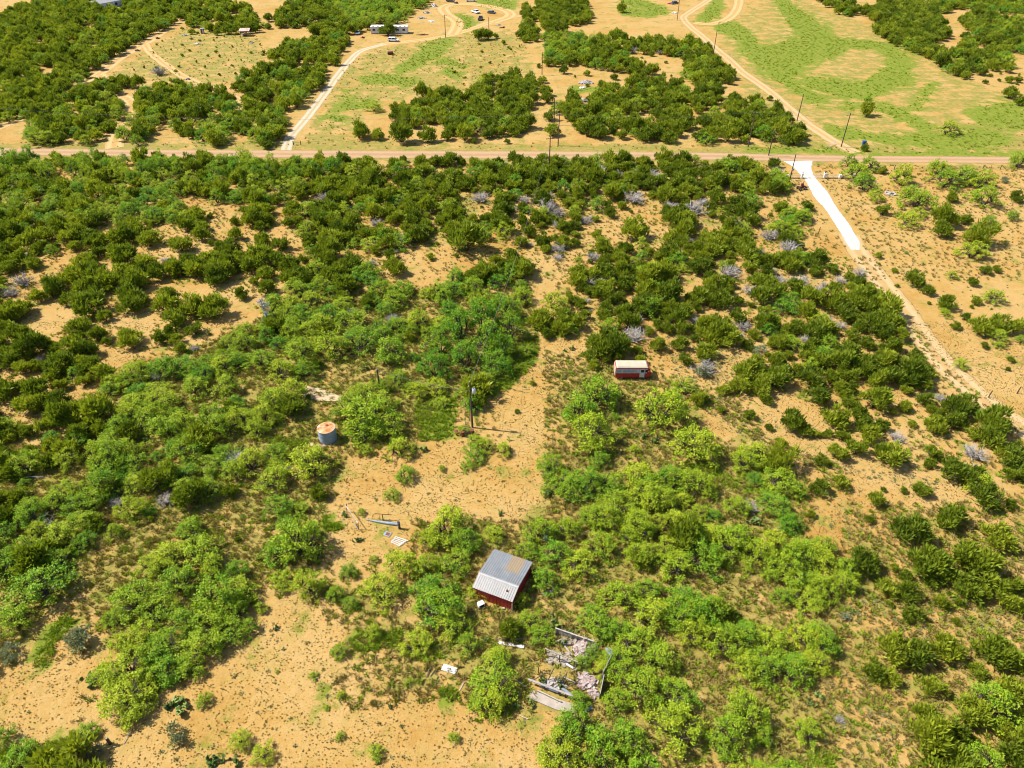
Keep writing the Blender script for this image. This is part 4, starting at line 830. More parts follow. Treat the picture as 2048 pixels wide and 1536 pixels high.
TOP['g'] = upole(1427, 107, 9, 'wooden pole between junipers and pasture track')
TOP['h'] = upole(1594, 241, 8, 'leaning dark pole beside the pasture track')
TOP['i'] = upole(1682, 294, 9.5, 'tall dark pole beside the end of pasture track', .2)
TOP['j'] = upole(1537, 311, 7, 'wooden pole at the far edge of paved road')
TOP['k'] = upole(1577, 371, 8, 'dark pole at the ranch gate with meter box')
MB().box((0, 0, 0), (.35, .2, .5)).build('meter_box', M['galv'], bpy.data.objects[[o.name for o in bpy.data.objects if o.name.startswith('utility_pole')][-1]], (.1, -.2, 4.2))
TOP['l'] = upole(891, 74, 9, 'wooden pole by the yard track junction', .3)
TOP['m'] = upole(978, 80, 9, 'wooden pole beside the yard hedge')
def wire(a, b, sag, label, r=.013, n=12):
    p = [a.lerp(b, i/n)-Vector((0, 0, sag*4*(i/n)*(1-i/n))) for i in range(n+1)]
    tag(MB().tube(p, [r]*(n+1), 4).build('power_line', M['cable']), label, 'wire')
wire(TOP['t'], TOP['a'], 3.5, 'wire from transformer pole to near verge pole', .016); wire(TOP['t']-Vector((0, 0, 1.6)), TOP['s'], .5, 'low wire from transformer pole to short pole', .018)
wire(TOP['b'], TOP['e'], 1.6, 'wire between far verge pole and tall verge pole'); wire(TOP['e'], TOP['i'], 1, 'wire between tall verge pole and pasture pole'); wire(TOP['b'], at(-300, 250)+Vector((0, 0, 9)), 4, 'long wire running west from the far verge pole', .02); wire(TOP['a'], TOP['b'], .4, 'wire crossing the paved road'); wire(TOP['k'], TOP['j'], .4, 'wire crossing the road to gate pole'); wire(TOP['l'], TOP['m'], .4, 'wire between the two yard poles')
# guy wire stake pipe beside the transformer pole
tag(MB().tube([at(932, 862), at(932, 862)+Vector((.05, 0, 2.9))], [.03, .03], 6).build('conduit_pipe', M['galv']), 'thin grey pipe standing beside the transformer pole', 'pipe')
# rusty drums
for px_, py_, rz_, lie in ((914, 868, .4, 1), (926, 872, 1.2, 0), (945, 869, 0, 0)):
    p = at(px_, py_); t_ = thing('steel_drum', ('rusty drum lying' if lie else 'rusty drum standing')+(' at the left end of the pump heap' if lie else ' nearest the transformer pole' if px_ > 940 else ' in front of the pale pump'), 'drum', p, rz_)
    pr = [(.28, 0), (.28, .28), (.295, .3), (.28, .32), (.28, .56), (.295, .58), (.28, .6), (.28, .86), (.25, .86)]
    o = MB().lathe(pr, 16).build('shell', M['rust'], t_); o.rotation_euler = (math.pi/2, 0, 0) if lie else (0, 0, 0); o.location = (0, .43, .28) if lie else (0, 0, 0)
    r2 = MB().lathe([(.30, 0), (.30, .04)], 16).build('rim', M['rust'], t_); r2.rotation_euler = o.rotation_euler; r2.location = (0, .02, .28) if lie else (0, 0, .85)
p = at(932, 866); t_ = thing('pump', 'pale grey pump housing among the rusty drums', 'pump', p)
MB().box((0, 0, .35), (.9, .4, .35)).build('housing', M['junk'], t_, bevel=.04); MB().tube([(-.3, 0, .5), (-.3, 0, 1.0), (.1, 0, 1.1)], [.05, .05, .05], 6).build('outlet', M['galv'], t_); MB().box((0, 0, .1), (1.1, .55, .2)).build('base', M['concrete'], t_)
# slabs
def slabpoly(name, pts, z, mat, label, cat='slab'):
    v = [at(*q) for q in pts]; n = len(v); mb = MB(); mb.add([(q.x, q.y, z) for q in v]+[(q.x, q.y, -.05) for q in v], [tuple(range(n))[::-1]]+[(i, (i+1) % n, n+(i+1) % n, n+i) for i in range(n)], .9)
    return tag(mb.build(name, mat), label, cat)
slabpoly('concrete_slab', P('609 772;640 777;681 794;684 803;640 803;608 796'), .12, M['tanslab'], 'tan concrete slab half hidden by mesquites beyond the tank')
slabpoly('tank_pad', P('620 887;650 890;652 894;622 892'), .06, M['tanslab'], 'narrow pale pad at the foot of water tank', 'pad')
slabpoly('white_rubble', P('565 930;582 934;579 944;562 940'), .08, M['board'], 'pale broken slab under the mesquite near tank')
# ---- broken pipe fence, gate panel
def cp(x, y, z=0): return at(670+x/7.056, 990+y/7.056, z)
t_ = thing('pipe_fence', 'leaning pale pipe rail fence by the prickly pears', 'fence', cp(330, 490))
b0 = cp(330, 490); q = lambda x, y, z: cp(x, y, z)-b0
MB().tube([q(150, 150, 1.25), q(325, 395, 1.15)], [.05, .05], 6).build('rail', M['junk'], t_); MB().tube([q(235, 345, .55), q(330, 490, .1)], [.045, .045], 6).build('rail', M['junk'], t_)
MB().tube([(0, 0, -.1), q(325, 395, 1.15)], [.06, .06], 6).build('post', M['rust'], t_); e = q(150, 150, 1.25); MB().tube([(e.x, e.y, -.1), e+Vector((.1, .1, .25))], [.06, .06], 6).build('post', M['rust'], t_)
b0 = cp(680, 355); t_ = thing('rusty_pipe_frame', 'rusty brown pipe T-frame behind the fallen wire roll', 'fence frame', b0)
MB().tube([(0, 0, -.1), (0, 0, 1.0)], [.06, .06], 6).build('post', M['rust'], t_); MB().tube([q(560, 262, 1.0), q(800, 280, .95)], [.05, .05], 6).build('rail', M['rust'], t_); MB().tube([q(625, 345, 0), q(625, 290, .95)], [.03, .03], 5).build('brace', M['rust'], t_)
t_ = thing('fence_roll', 'long grey roll of fallen wire fencing on the ground', 'wire roll', cp(430, 345)); b0 = cp(430, 345)
pts = [q(430, 345, .08), q(600, 375, .15), q(760, 398, .17), q(890, 412, .17)]; mb = MB().tube(pts, [.05, .13, .2, .2], 10); mb.build('roll', M['galv'], t_)
for s in np.linspace(.1, .98, 14):
    a = Vector(pts[0]).lerp(Vector(pts[3]), s); MB().tube([a-Vector((.02, 0, 0)), a+Vector((.02, 0, 0))], [.1+.13*s]*2, 10).build('wire_loop', M['cable'], t_)
t_ = thing('wooden_post', 'thick dark wooden corner post at end of wire roll', 'post', cp(912, 475)); MB().tube([(0, 0, -.1), (-.03, 0, .7), (-.05, .02, 1.35)], [.17, .16, .15], 9).build('shaft', M['darkwood'], t_); 
for z in (.5, .8, 1.1): MB().lathe([(.19, 0), (.19, .03)], 9).build('wire_band', M['cable'], t_, (-.03, 0, z))
t_ = thing('plate', 'small pale square plate lying near fallen gate', 'plate', cp(740, 555), -.4); MB().box((0, 0, .05), (.9, .75, .06), None, 1).build('sheet', M['galv'], t_); MB().box((.05, .02, .085), (.5, .45, .02), None, 1).build('rust_patch', M['rust'], t_)
b0 = cp(800, 670); t_ = thing('fallen_gate', 'white slatted gate lying flat on the sand', 'gate', b0)
A, B, Cc, D2 = q(795, 665, .1), q(860, 590, .1), q(1010, 640, .1), q(905, 715, .1)
for s in (0, .25, .5, .75, 1): a, b = A.lerp(B, s), D2.lerp(Cc, s); MB().beam(a, a+(b-a)*1.15, .09, .05, 1).build('slat', M['white'], t_)
MB().beam(A+Vector((0, 0, .05)), B+Vector((0, 0, .05)), .1, .05, 1).build('stile', M['white'], t_); MB().beam(D2+Vector((0, 0, .05)), Cc+Vector((0, 0, .05)), .1, .05, 1).build('stile', M['white'], t_)
# ---- collapsed house
def rp(x, y, z=0): return at(980+x/7.314, 1230+y/7.314, z)
b0 = rp(900, 900); R_ = lambda x, y, z=0: rp(x, y, z)-b0
t_ = thing('collapsed_house', 'ruin of a house: bare wall frames, rafters and a low grey wall', 'ruin', b0)
def timber(name, a, b, wd=.09, th=.09, mat='wood', par=None): return MB().beam(a, b, wd, th).build(name, M[mat], par or t_)
a, b = R_(965, 270, 0), R_(1490, 445, 0)
wl = MB(); 
for i in range(9):
    s0, s1 = i/9, (i+1)/9-.012; p0, p1 = a.lerp(b, s0), a.lerp(b, s1); h = .92-.03*(i % 3); c = (p0+p1)/2
    MB().beam(p0+Vector((0, 0, h/2)), p1+Vector((0, 0, h/2)), .05, h).build('wall_board', M['greyboard'], t_)
MB().beam(a+Vector((-.1, .05, .97)), b+Vector((.1, -.05, .9)), .14, .06).build('top_plate', M['board'], t_)
for s in (0, .45, .57, .8): p0 = a.lerp(b, s)+Vector((-.05, -.08, 0)); MB().beam(p0, p0+Vector((0, 0, .95)), .08, .08).build('stud', M['wood'], t_)
def railframe(L, Rr, h, posts, mat='board', w_=.13):
    l, r2 = R_(*L, h), R_(*Rr, h); timber('beam', l, r2, w_, .1, mat)
    for s in posts:
        p0 = l.lerp(r2, s); timber('post', Vector((p0.x, p0.y, -.05)), p0, .09, .09, 'darkwood')
railframe((800, 490), (1285, 690), 1.5, (.02, .46, .9), 'wood', .1); railframe((560, 940), (1210, 1185), .85, (.38, .72, .84), 'greyboard', .2); railframe((690, 1100), (1035, 1262), .35, (.1, .9), 'board', .12)
for A_, B_, z0, z1 in (((840, 970), (940, 770), 0, 1.7), ((900, 1060), (1120, 860), .2, 1.6), ((1080, 1020), (1130, 830), 0, 1.7), ((1100, 1080), (1330, 940), .4, 1.2), ((1055, 170), (1050, 340), 2.0, .6), ((1050, 340), (1100, 490), .6, 0), ((1385, 290), (1235, 780), 1.4, .3), ((1110, 220), (1170, 330), 1.0, .1), ((1250, 240), (1195, 350), 1.0, 0), ((710, 850), (710, 760), 0, 1.0), ((640, 950), (810, 845), .8, 1.0)):
    timber('rafter', R_(*A_, z0), R_(*B_, z1), .07, .09, 'wood' if A_[0] > 1040 and A_[1] < 800 else 'darkwood')
MB().beam(R_(1620, 900, .7)+Vector((.3, -.1, 0)), R_(1560, 1180, .6)+Vector((.3, -.1, 0)), .08, 1.3).build('side_wall', M['greyboard'], t_)
MB().beam(R_(1790, 600, .75), R_(1650, 880, .75), .08, 1.5).build('side_wall', M['greyboard'], t_)
slabpoly('house_footing', [(980+x/7.314, 1230+y/7.314) for x, y in ((550, 1215), (610, 1110), (900, 1205), (1300, 1340), (1420, 1420), (1150, 1440), (960, 1390))], .15, M['concrete'], 'long pale concrete footing in front of the ruin', 'slab')
def loose(name, A_, B_, wd, mat, label, z=.06, cat='board', cps=rp):
    tag(MB().beam(cps(*A_, z), cps(*B_, z+.05), wd, .045).build(name, M[mat]), label, cat)
loose('loose_board', (90, 352), (520, 352), .14, 'board', 'thin pale board lying west of the ruin'); loose('loose_board', (120, 398), (500, 465), .38, 'white', 'wide white board lying west of the ruin')
loose('loose_board', (1090, 450), (1200, 585), .14, 'board', 'pale board inside the ruin by pink insulation', .2); loose('loose_board', (1040, 660), (1220, 780), .22, 'white', 'white plank inside the ruin under the tall frame', .15); loose('loose_board', (820, 512), (1075, 575), .3, 'board', 'tan plank beneath the tall wall frame', .1)
loose('loose_board', (930, 402), (1045, 350), .09, 'wood', 'weathered stick leaning by the low grey wall', .25); loose('loose_board', (395, 960), (520, 1050), .14, 'board', 'pale board just west of the concrete footing'); loose('loose_board', (430, 1470), (555, 1520), .07, 'board', 'thin pale lath on sand below the footing'); loose('loose_board', (1070, 900), (1250, 990), .12, 'board', 'pale plank between the leaning rafters', .3); loose('loose_board', (860, 970), (1120, 1040), .16, 'board', 'pale plank fallen among dark rafters', .15); loose('loose_board', (1050, 1070), (1200, 1170), .25, 'galv', 'pale metal strip beside the grey rail', .3)
loose('loose_board', (1190, 820), (1290, 780), .12, 'wood', 'short plank against the tall frame post', .2); loose('loose_board', (860, 1080), (1000, 1130), .2, 'white', 'white scrap board behind the grey rail', .2)
def heap(name, c, rx, ry, h, n, mat, label, cat, kx=1, size=(.15, .5)):
    p = c; t_ = MB(); r = random.Random(hash(label) % 999 if False else int(c.x*7+c.y*13) % 999)
    V = []; 
    k = 14
    t_.add([(0, 0, h*.6)]+[(rx*(.75+.25*r.random())*math.cos(2*math.pi*i/k), ry*(.75+.25*r.random())*math.sin(2*math.pi*i/k), -.02) for i in range(k)]+[(rx*.5*math.cos(2*math.pi*i/k), ry*.5*math.sin(2*math.pi*i/k), h*(.4+.4*r.random())) for i in range(k)], [(1+i, 1+(i+1) % k, 1+k+(i+1) % k, 1+k+i) for i in range(k)]+[(1+k+i, 1+k+(i+1) % k, 0) for i in range(k)])
    for i in range(n):
        th, rr = r.uniform(0, 6.28), math.sqrt(r.random()); s = r.uniform(*size); z = h*(1-rr*rr)*.75+.02
        rot = Matrix.Rotation(r.uniform(0, 6.28), 3, 'Z') @ Matrix.Rotation(r.uniform(-.7, .7), 3, 'X') @ Matrix.Rotation(r.uniform(-.5, .5), 3, 'Y')
        t_.box((rx*rr*math.cos(th), ry*rr*math.sin(th), z), (s, s*r.uniform(.4, .9), s*r.uniform(.1, .45)), rot)
    o = t_.build(name, mat, None, p); return tag(o, label, cat)
heap('insulation_heap', rp(1390, 470), 1.5, 1.3, .55, 60, M['pink'], 'pink and white insulation heap beside the low grey wall', 'insulation'); heap('insulation_heap', rp(1330, 620), .8, .9, .35, 26, M['pink'], 'smaller pale insulation heap under the mesquite in ruin', 'insulation')
heap('insulation_heap', rp(1430, 970), 1.2, 1.1, .6, 50, M['pink'], 'pink insulation heap at the leaning side wall', 'insulation'); heap('insulation_heap', rp(1510, 1130), .5, .7, .3, 20, M['pink'], 'small pink insulation strip beyond the rafters', 'insulation')
tag(MB().add([tuple(R_(1690, 470, .6)+b0), tuple(R_(1790, 500, .8)+b0), tuple(R_(1770, 600, 1.3)+b0), tuple(R_(1690, 640, .4)+b0)], [(0, 1, 2, 3)], .8).build('roof_sheet', M['galv']), 'buckled grey roof sheet leaning over the ruin wall', 'roof sheet')
heap('timber_scraps', rp(1010, 640), 1.3, .7, .25, 34, M['wood'], 'scattered splintered timber under the tall wall frame', 'timber scraps', 1, (.2, .8)); heap('timber_scraps', rp(930, 1010), 1.5, .6, .2, 34, M['junk'], 'scattered pale scraps behind the long grey rail', 'timber scraps', 1, (.15, .6)); heap('timber_scraps', rp(1140, 400), .9, .5, .2, 22, M['wood'], 'broken laths at the foot of low grey wall', 'timber scraps', 1, (.2, .7))
tag(MB().box(rp(1430, 1370, .12), (.9, .5, .1), Rz(.4)).build('metal_tub', M['galv']), 'flat grey metal tub at the foot of ruin', 'tub')
# ---- small things by the shed
t_ = thing('old_appliance', 'small white appliance lying in front of the red shed', 'appliance', at(962, 1212), .5); MB().box((0, 0, .3), (.75, .6, .6), None, 1).build('cabinet', M['white'], t_, bevel=.04); MB().box((0, -.31, .35), (.5, .03, .35), None, 1).build('door', M['glass'], t_)
tag(MB().box(at(1006, 1217, .08), (.4, .25, .16), Rz(.3)).build('stone_block', M['concrete']), 'pale block at the base of shed front wall', 'block')
slabpoly('fibre_sheet', P('1083 1189;1092 1184;1108 1180;1104 1187;1090 1192'), .12, M['galv'], 'pale grey sheet on the ground beside the shed', 'sheet')
t_ = thing('tire', 'old tyre leaning at the back corner of shed', 'tyre', at(1067, 1147)); mb = MB(); MB().tube([(.0, -.1, .33), (0, .1, .33)], [.33, .33], 14).build('tread', M['rubber'], t_); MB().tube([(0, -.105, .33), (0, .105, .33)], [.17, .17], 10).build('hub', M['darkwood'], t_)
slabpoly('white_plank', P('1180 1150;1184 1149;1200 1160;1197 1162'), .08, M['white'], 'white plank under mesquites east of shed', 'board')
tag(MB().box(at(1092, 1076, .3), (.5, .4, .6), Rz(.2)).build('blue_bucket_box', plain('pale_blue_plastic', (.45, .55, .65), None, 2, .4)), 'pale blue box under the mesquite behind shed', 'box')
slabpoly('blue_tarp', P('1145 1455;1152 1460;1160 1474;1154 1476'), .15, plain('pale_blue_tarp', (.55, .66, .70), None, 2, .6), 'pale blue scrap sheet among mesquites below the ruin', 'tarp')
t_ = thing('metal_sheet', 'bright white corrugated sheet lying on dry grass', 'metal sheet', at(899, 1339), -.32)
mb = MB(); V = []; Fq = []
for i in range(19):
    x = -.75+i*1.5/18
for i in range(15):
    y = -.36+i*.72/14; o_ = .03*math.sin(i*1.9); V += [(-.8, y, .12+o_), (.8+.03*math.sin(i), y, .10+o_)]
for i in range(14): Fq.append((2*i, 2*i+1, 2*i+3, 2*i+2))
mb.add(V, Fq, 1); mb.build('sheet', M['white'], t_); MB().box((0, -.1, .05), (1.5, .08, .06)).build('batten', M['wood'], t_)
def bp(x, y, z=0): return at(830+x/10.58, 1310+y/10.58, z)
for A_, B_, wd, lb in (((205, 355), (275, 255), .05, 'thin dark plank at the outer end of plank row'), ((250, 468), (340, 258), .13, 'widest dark brown plank of the row on sand'), ((330, 450), (425, 315), .06, 'dark plank in the middle of plank row'), ((415, 405), (465, 335), .05, 'short dark plank of the row nearest white sheet'), ((380, 600), (500, 450), .06, 'dark plank in the grass below plank row'), ((545, 400), (640, 470), .06, 'reddish lath across the dark planks'), ((940, 750), (1045, 560), .08, 'pale stick in grass beside mesquite below sheet')):
    tag(MB().beam(bp(*A_, .05), bp(*B_, .08), wd*1.3, .05).build('plank', M['darkwood' if lb[0] != 'p' else 'board']), lb, 'plank')
t_ = thing('wooden_post', 'short stout dark post in grass beside silvery shrub', 'post', at(221, 1488)); MB().tube([(0, 0, -.1), (0, 0, 1.15)], [.15, .13], 8).build('shaft', M['darkwood'], t_); MB().tube([(0, 0, 1.15), (0, 0, 1.17)], [.11, .10], 8).build('cut_top', M['wood'], t_)
tag(MB().tube([at(249, 1487, .03), at(257, 1468, .15), at(265, 1455, .35)], [.035, .03, .02], 5).build('fallen_branch', M['deadwood']), 'thin grey branch lying on sand by stout post', 'branch')
tag(MB().beam(at(184, 1516, .12), at(202, 1532, .12), .2, .1).build('fallen_beam', M['board']), 'pale beam end lying in grass below post', 'beam')
tag(MB().tube([at(37, 953, .35), at(87, 954, .3)], [.05, .05], 6).build('fallen_pipe', M['galv']), 'long thin grey pipe lying in western thicket gap', 'pipe')
# ---- bare grey tree
p = at(540, 656); t_ = thing('bare_tree', 'tall leafless grey tree above the mesquite thicket', 'bare tree', p)
r = random.Random(5); MB().tube([(0, 0, -.1), (-.15, .1, 2.2), (-.45, .2, 4.2), (-.6, .3, 5.6)], [.30, .24, .16, .08], 8).build('trunk', M['deadwood'], t_)
for i in range(26):
    z = r.uniform(1.2, 5.6); b = Vector((-.1*z, .05*z, z)); th = r.uniform(0, 6.28); ln = r.uniform(1.0, 2.6)*(1.15-z/9); el = r.uniform(.1, .9) if z > 2.5 else r.uniform(-.35, .3)
    d = Vector((math.cos(th)*math.cos(el), math.sin(th)*math.cos(el), math.sin(el))); m = b+d*ln*.5+Vector((r.uniform(-.2, .2), r.uniform(-.2, .2), r.uniform(-.1, .25))); e = b+d*ln
    mb = MB().tube([b, m, e], [.10, .07, .025], 5, False)
    for k in range(7):
        s = b.lerp(e, r.uniform(.3, .95)); v = Vector((r.uniform(-1, 1), r.uniform(-1, 1), r.uniform(-.6, .9)))*.55; mb.tube([s, s+v*.6+Vector((0, 0, .08)), s+v], [.04, .028, .012], 3, False)
    mb.build('branch', M['deadwood'], t_)
# ---- ranch gate
def gp(px_, py_=357): return at(px_, py_)
PIERS = [(1573, .9, 'end pier of the white ranch fence nearest gate pole'), (1603, 1.25, 'left gate pier topped with a small dark figure'), (1648, 1.35, 'right gate pier topped with a small dark figure'), (1679, .9, 'middle pier of the ranch fence beside mesquite'), (1706, 1.0, 'last white pier of ranch fence under the mesquite')]
M['pier'] = plain('white_stone', (.74, .72, .70), (.55, .53, .53), 2.5, .85)
pp = []
for px_, h, lb in PIERS:
    p = gp(px_); pp.append((p, h)); t_ = thing('gate_pier', lb, 'gate pier', p)
    MB().box((0, 0, h/2), (.5, .5, h), None, 1).build('shaft', M['pier'], t_); MB().box((0, 0, h+.05), (.62, .62, .12), None, 1).build('cap', M['pier'], t_)
    if h > 1.2: MB().lathe([(.12, 0), (.16, .1), (.09, .25), (.13, .34), (.05, .48)], 8).build('figure', M['black'], t_, (0, 0, h+.11))
for i in (0, 2, 3):
    (a, h0), (b, h1) = pp[i], pp[i+1]; t_ = thing('iron_fence', ('white picket fence panel left of the gate', '', 'white picket fence panel right of the gate', 'white picket fence panel ending under the mesquite')[i], 'fence panel', a); d = b-a; u = d.normalized(); L = d.length
    MB().beam(u*.27+Vector((0, 0, .82)), d-u*.27+Vector((0, 0, .82)), .05, .06, 1).build('rail', M['white'], t_); MB().beam(u*.27+Vector((0, 0, .15)), d-u*.27+Vector((0, 0, .15)), .12, .22, .2).build('footing', M['greyboard'], t_)
    for k in range(int(L/.32)): q_ = u*(.4+k*.32); MB().beam(q_+Vector((0, 0, .2)), q_+Vector((0, 0, 1.0)), .03, .03, 1).build('picket', M['white'], t_)
a, b = pp[1][0], pp[2][0]; t_ = thing('ranch_gate', 'white iron double gate across the caliche drive', 'gate', a); d = b-a; u = d.normalized(); L = d.length
for s0, s1 in ((.3, L/2-.04), (L/2+.04, L-.3)):
    g = MB().beam(u*s0+Vector((0, 0, .25)), u*s1+Vector((0, 0, .25)), .06, .08, 1).build('leaf', M['white'], t_); MB().beam(u*s0+Vector((0, 0, 1.0)), u*s1+Vector((0, 0, 1.0)), .06, .06, 1).build('top_rail', M['white'], g)
    n = int((s1-s0)/.3)
    for k in range(n+1):
        q_ = u*(s0+(s1-s0)*k/n); MB().beam(q_+Vector((0, 0, .2)), q_+Vector((0, 0, 1.15+.12*(k % 2))), .035, .035, 1).build('bar', M['white'], g)
# rusty farm machine
t_ = thing('farm_machine', 'dark red rusty farm implement beside the caliche drive', 'farm machine', at(1603, 379), .3)
MB().box((0, 0, .75), (1.9, .5, .25), None, .5).build('frame', M['rust'], t_, bevel=.03); MB().box((-.1, 0, 1.2), (.5, .5, .8), None, .3).build('engine', plain('oxide_red', (.16, .03, .03), None, 3, .7), t_, bevel=.04); MB().tube([(.1, 0, 1.5), (.1, 0, 2.0), (.25, 0, 2.1)], [.09, .07, .07], 8).build('stack', M['rust'], t_)
for x in (-.8, .75):
    for y in (-.55, .55): wheel(t_, x, y, .42, .16)
MB().beam((.9, 0, .7), (1.9, -.1, .35), .1, .1).build('drawbar', M['rust'], t_)
# bin
t_ = thing('waste_bin', 'blue wheeled waste bin beyond the road', 'waste bin', at(1727, 291)); MB().prism([(-.42, .08), (.42, .08), (.5, 1.25), (-.5, 1.25)], -.4, .4, [.08, .08, 0, 0], .9).build('tub', M['blue'], t_); MB().box((0, 0, 1.29), (1.06, .9, .08), None, 1).build('lid', M['blue'], t_)
for y in (-.35, .35): MB().tube([(.3, y-.04, .12), (.3, y+.04, .12)], [.12, .12], 10).build('wheel', M['rubber'], t_)
# fence posts along the road and the track
for px_ in (1742, 1788, 1823, 1857, 1893, 1930, 1965, 2000, 2034):
    tag(MB().tube([at(px_, 339)-Vector((0, 0, .1)), at(px_, 339)+Vector((0, 0, .7)), at(px_, 339)+Vector((.03, 0, 1.25))], [.11, .10, .09], 7).build('fence_post', M['darkwood']), 'dark wooden fence post in the roadside wire fence', 'fence post', 'roadside fence posts')
for z in (.35, .7, 1.05): tag(MB().tube([at(1735, 339, 0)+Vector((0, 0, z)), at(2090, 340, 0)+Vector((0, 0, z))], [.012, .012], 4).build('fence_wire', M['darkwood']), ('lowest', 'middle', 'top')[int(z*2.9)-1]+' wire strung along the roadside fence posts', 'fence wire')
for px_, py_, lb in ((1977, 795, 'dark leaning post at the fence track edge'), (2034, 787, 'thin dark post standing on sand past the track'), (1637, 466, 'dark stub post beside the caliche drive end'), (553, 294, 'short dark post left of the ranch drive mouth'), (541, 292, 'weathered post under tree at ranch drive mouth')):
    p = at(px_, py_); tag(MB().tube([p-Vector((0, 0, .1)), p+Vector((0, 0, .7)), p+Vector((.08, 0, 1.4))], [.1, .09, .08], 7).build('fence_post', M['darkwood']), lb, 'fence post')
t_ = thing('drive_rail', 'dark posted rail barrier at ranch drive mouth', 'barrier', at(587, 290)); d = at(602, 290)-at(587, 290)
for s in (0, 1): MB().tube([d*s-Vector((0, 0, .1)), d*s+Vector((0, 0, 1.2))], [.12, .11], 7).build('post', M['darkwood'], t_)
MB().beam(Vector((0, 0, .85)), d+Vector((0, 0, .85)), .06, .16).build('rail', M['board'], t_)
t_ = thing('pipe_gate', 'open pale pipe gate beside the pasture track end', 'pipe gate', at(1656, 296)); d = at(1669, 288)-at(1656, 296)
for z in (.4, .7, 1.0): MB().tube([Vector((0, 0, z)), d+Vector((0, 0, z))], [.04, .04], 6).build('bar', M['white'], t_)
for s in (0, 1): MB().tube([d*s, d*s+Vector((0, 0, 1.1))], [.05, .05], 6).build('post', M['white'], t_)
# ---- vehicles
def vehicle(kind, p, rz, paint, label, cat):
    t_ = thing({'suv': 'parked_suv', 'pickup': 'pickup_truck', 'car': 'parked_car'}[kind], label, cat, p, rz); L, Wd = {'suv': (4.7, 1.85), 'pickup': (5.3, 1.9), 'car': (4.5, 1.75)}[kind]
    zb = .95 if kind != 'car' else .82; x0 = -L/2; hz = 1.75 if kind != 'car' else 1.42
    MB().prism([(x0, .38), (-x0, .38), (-x0, zb-.12), (-x0-.35, zb), (x0+.08, zb), (x0, zb-.1)], -Wd/2, Wd/2, None, 1).build('body', paint, t_, bevel=.06)
    if kind == 'pickup':
        ca, cb = -.2, 1.25; MB().box((x0+1.25, 0, zb+.02), (2.1, Wd-.25, .05), None, .3).build('bed', M['black'], t_)
        for y in (-1, 1): MB().box((x0+1.25, y*(Wd/2-.08), zb+.07), (2.3, .12, .14), None, 1).build('bed_side', paint, t_)
        MB().box((x0+.08, 0, zb+.07), (.1, Wd-.1, .14), None, 1).build('tailgate', paint, t_)
    elif kind == 'suv': ca, cb = x0+.12, .95
    else: ca, cb = -1.5, .8
    gp_ = [(ca, zb-.02), (cb+.45, zb-.02), (cb, hz-.05), (ca+.25, hz-.05)]; MB().prism(gp_, -Wd/2+.06, Wd/2-.06, [0, 0, .16, .16], 1).build('cabin', M['glass'], t_)
    rf = MB().prism([(ca+.2, hz-.06), (cb+.05, hz-.06), (cb-.1, hz), (ca+.35, hz)], -Wd/2+.2, Wd/2-.2, [0, 0, .06, .06], 1).build('roof', paint, t_)
    for x in [ca+.12, (ca+cb)/2+.1, cb+.1]:
        for y in (-1, 1): MB().beam((x, y*(Wd/2-.05), zb-.02), (x*.93 if x > ca+.2 else x+.14, y*(Wd/2-.205), hz-.04), .09, .05, 1).build('pillar', paint, t_)
    for x in (x0+.85, -x0-.85):
        for y in (-1, 1): wheel(t_, x, y*(Wd/2-.08), .36, .2)
    for y in (-1, 1): MB().box((-x0+.01, y*(Wd/2-.25), zb-.22), (.04, .32, .16), None, 1).build('headlight', M['white'], t_); MB().box((x0-.01, y*(Wd/2-.16), zb-.2), (.04, .18, .24), None, 1).build('tail_light', M['red'], t_)
    MB().box((-x0+.03, 0, .5), (.12, Wd-.05, .18), None, .6).build('bumper', M['galv'], t_); MB().box((x0-.03, 0, .5), (.12, Wd-.05, .18), None, .6).build('bumper', M['galv'], t_)
vehicle('suv', at(787, 83), -.12, M['whitecar'], 'white SUV parked side-on at the yard track', 'SUV'); vehicle('pickup', at(716, 68), -1.5, M['whitecar'], 'white pickup facing the road beside the mobile home', 'pickup truck'); vehicle('pickup', at(951, 26), -.9, M['whitecar'], 'white and dark pickup inside the yard loop', 'pickup truck')
vehicle('pickup', at(961, 40), 1.45, M['darkcar'], 'dark red pickup facing away on the yard loop', 'pickup truck'); vehicle('car', at(983, 27), -.5, M['darkcar'], 'dark car at the far side of yard loop', 'car'); vehicle('car', at(963, 67), .1, M['whitecar'], 'white car mostly hidden behind the yard hedge', 'car')
vehicle('suv', at(901, 4), -.4, M['darkcar'], 'dark SUV at the head of the yard loop', 'SUV'); vehicle('pickup', at(942, 3), .1, M['whitecar'], 'pale pickup beyond the yard loop trees', 'pickup truck'); vehicle('car', at(1349, 8), .5, plain('navy_paint', (.03, .05, .12), None, 2, .3), 'navy blue car past the pasture track bend', 'car')
# ---- mobile home
p = at(742, 68); L = at(815, 68).x-p.x; t_ = thing('mobile_home', 'long white mobile home behind junipers at the yard', 'mobile home', p)
MB().box((L/2, 2.1, 1.55), (L, 4.2, 2.5), None, 1).build('wall', M['white'], t_); MB().box((L/2, 2.1, 2.88), (L+.3, 4.5, .16), None, 1).build('roof', M['white'], t_); MB().box((L/2, 2.1, .2), (L-.3, 4.0, .4), None, .2).build('skirting', M['greyboard'], t_)
for x in (1.5, 4.3, 9.6, 12.2, 15): o = MB().box((x, -.02, 1.75), (1.2, .06, .8), None, 1).build('window', M['glass'], t_); MB().box((x, -.035, 1.32), (1.35, .08, .07), None, 1).build('sill', M['galv'], o)
o = MB().box((7.2, -.02, 1.4), (.95, .06, 2.0), None, 1).build('door', M['galv'], t_); MB().box((7.55, -.07, 1.35), (.06, .05, .12), None, 1).build('handle', M['black'], o)
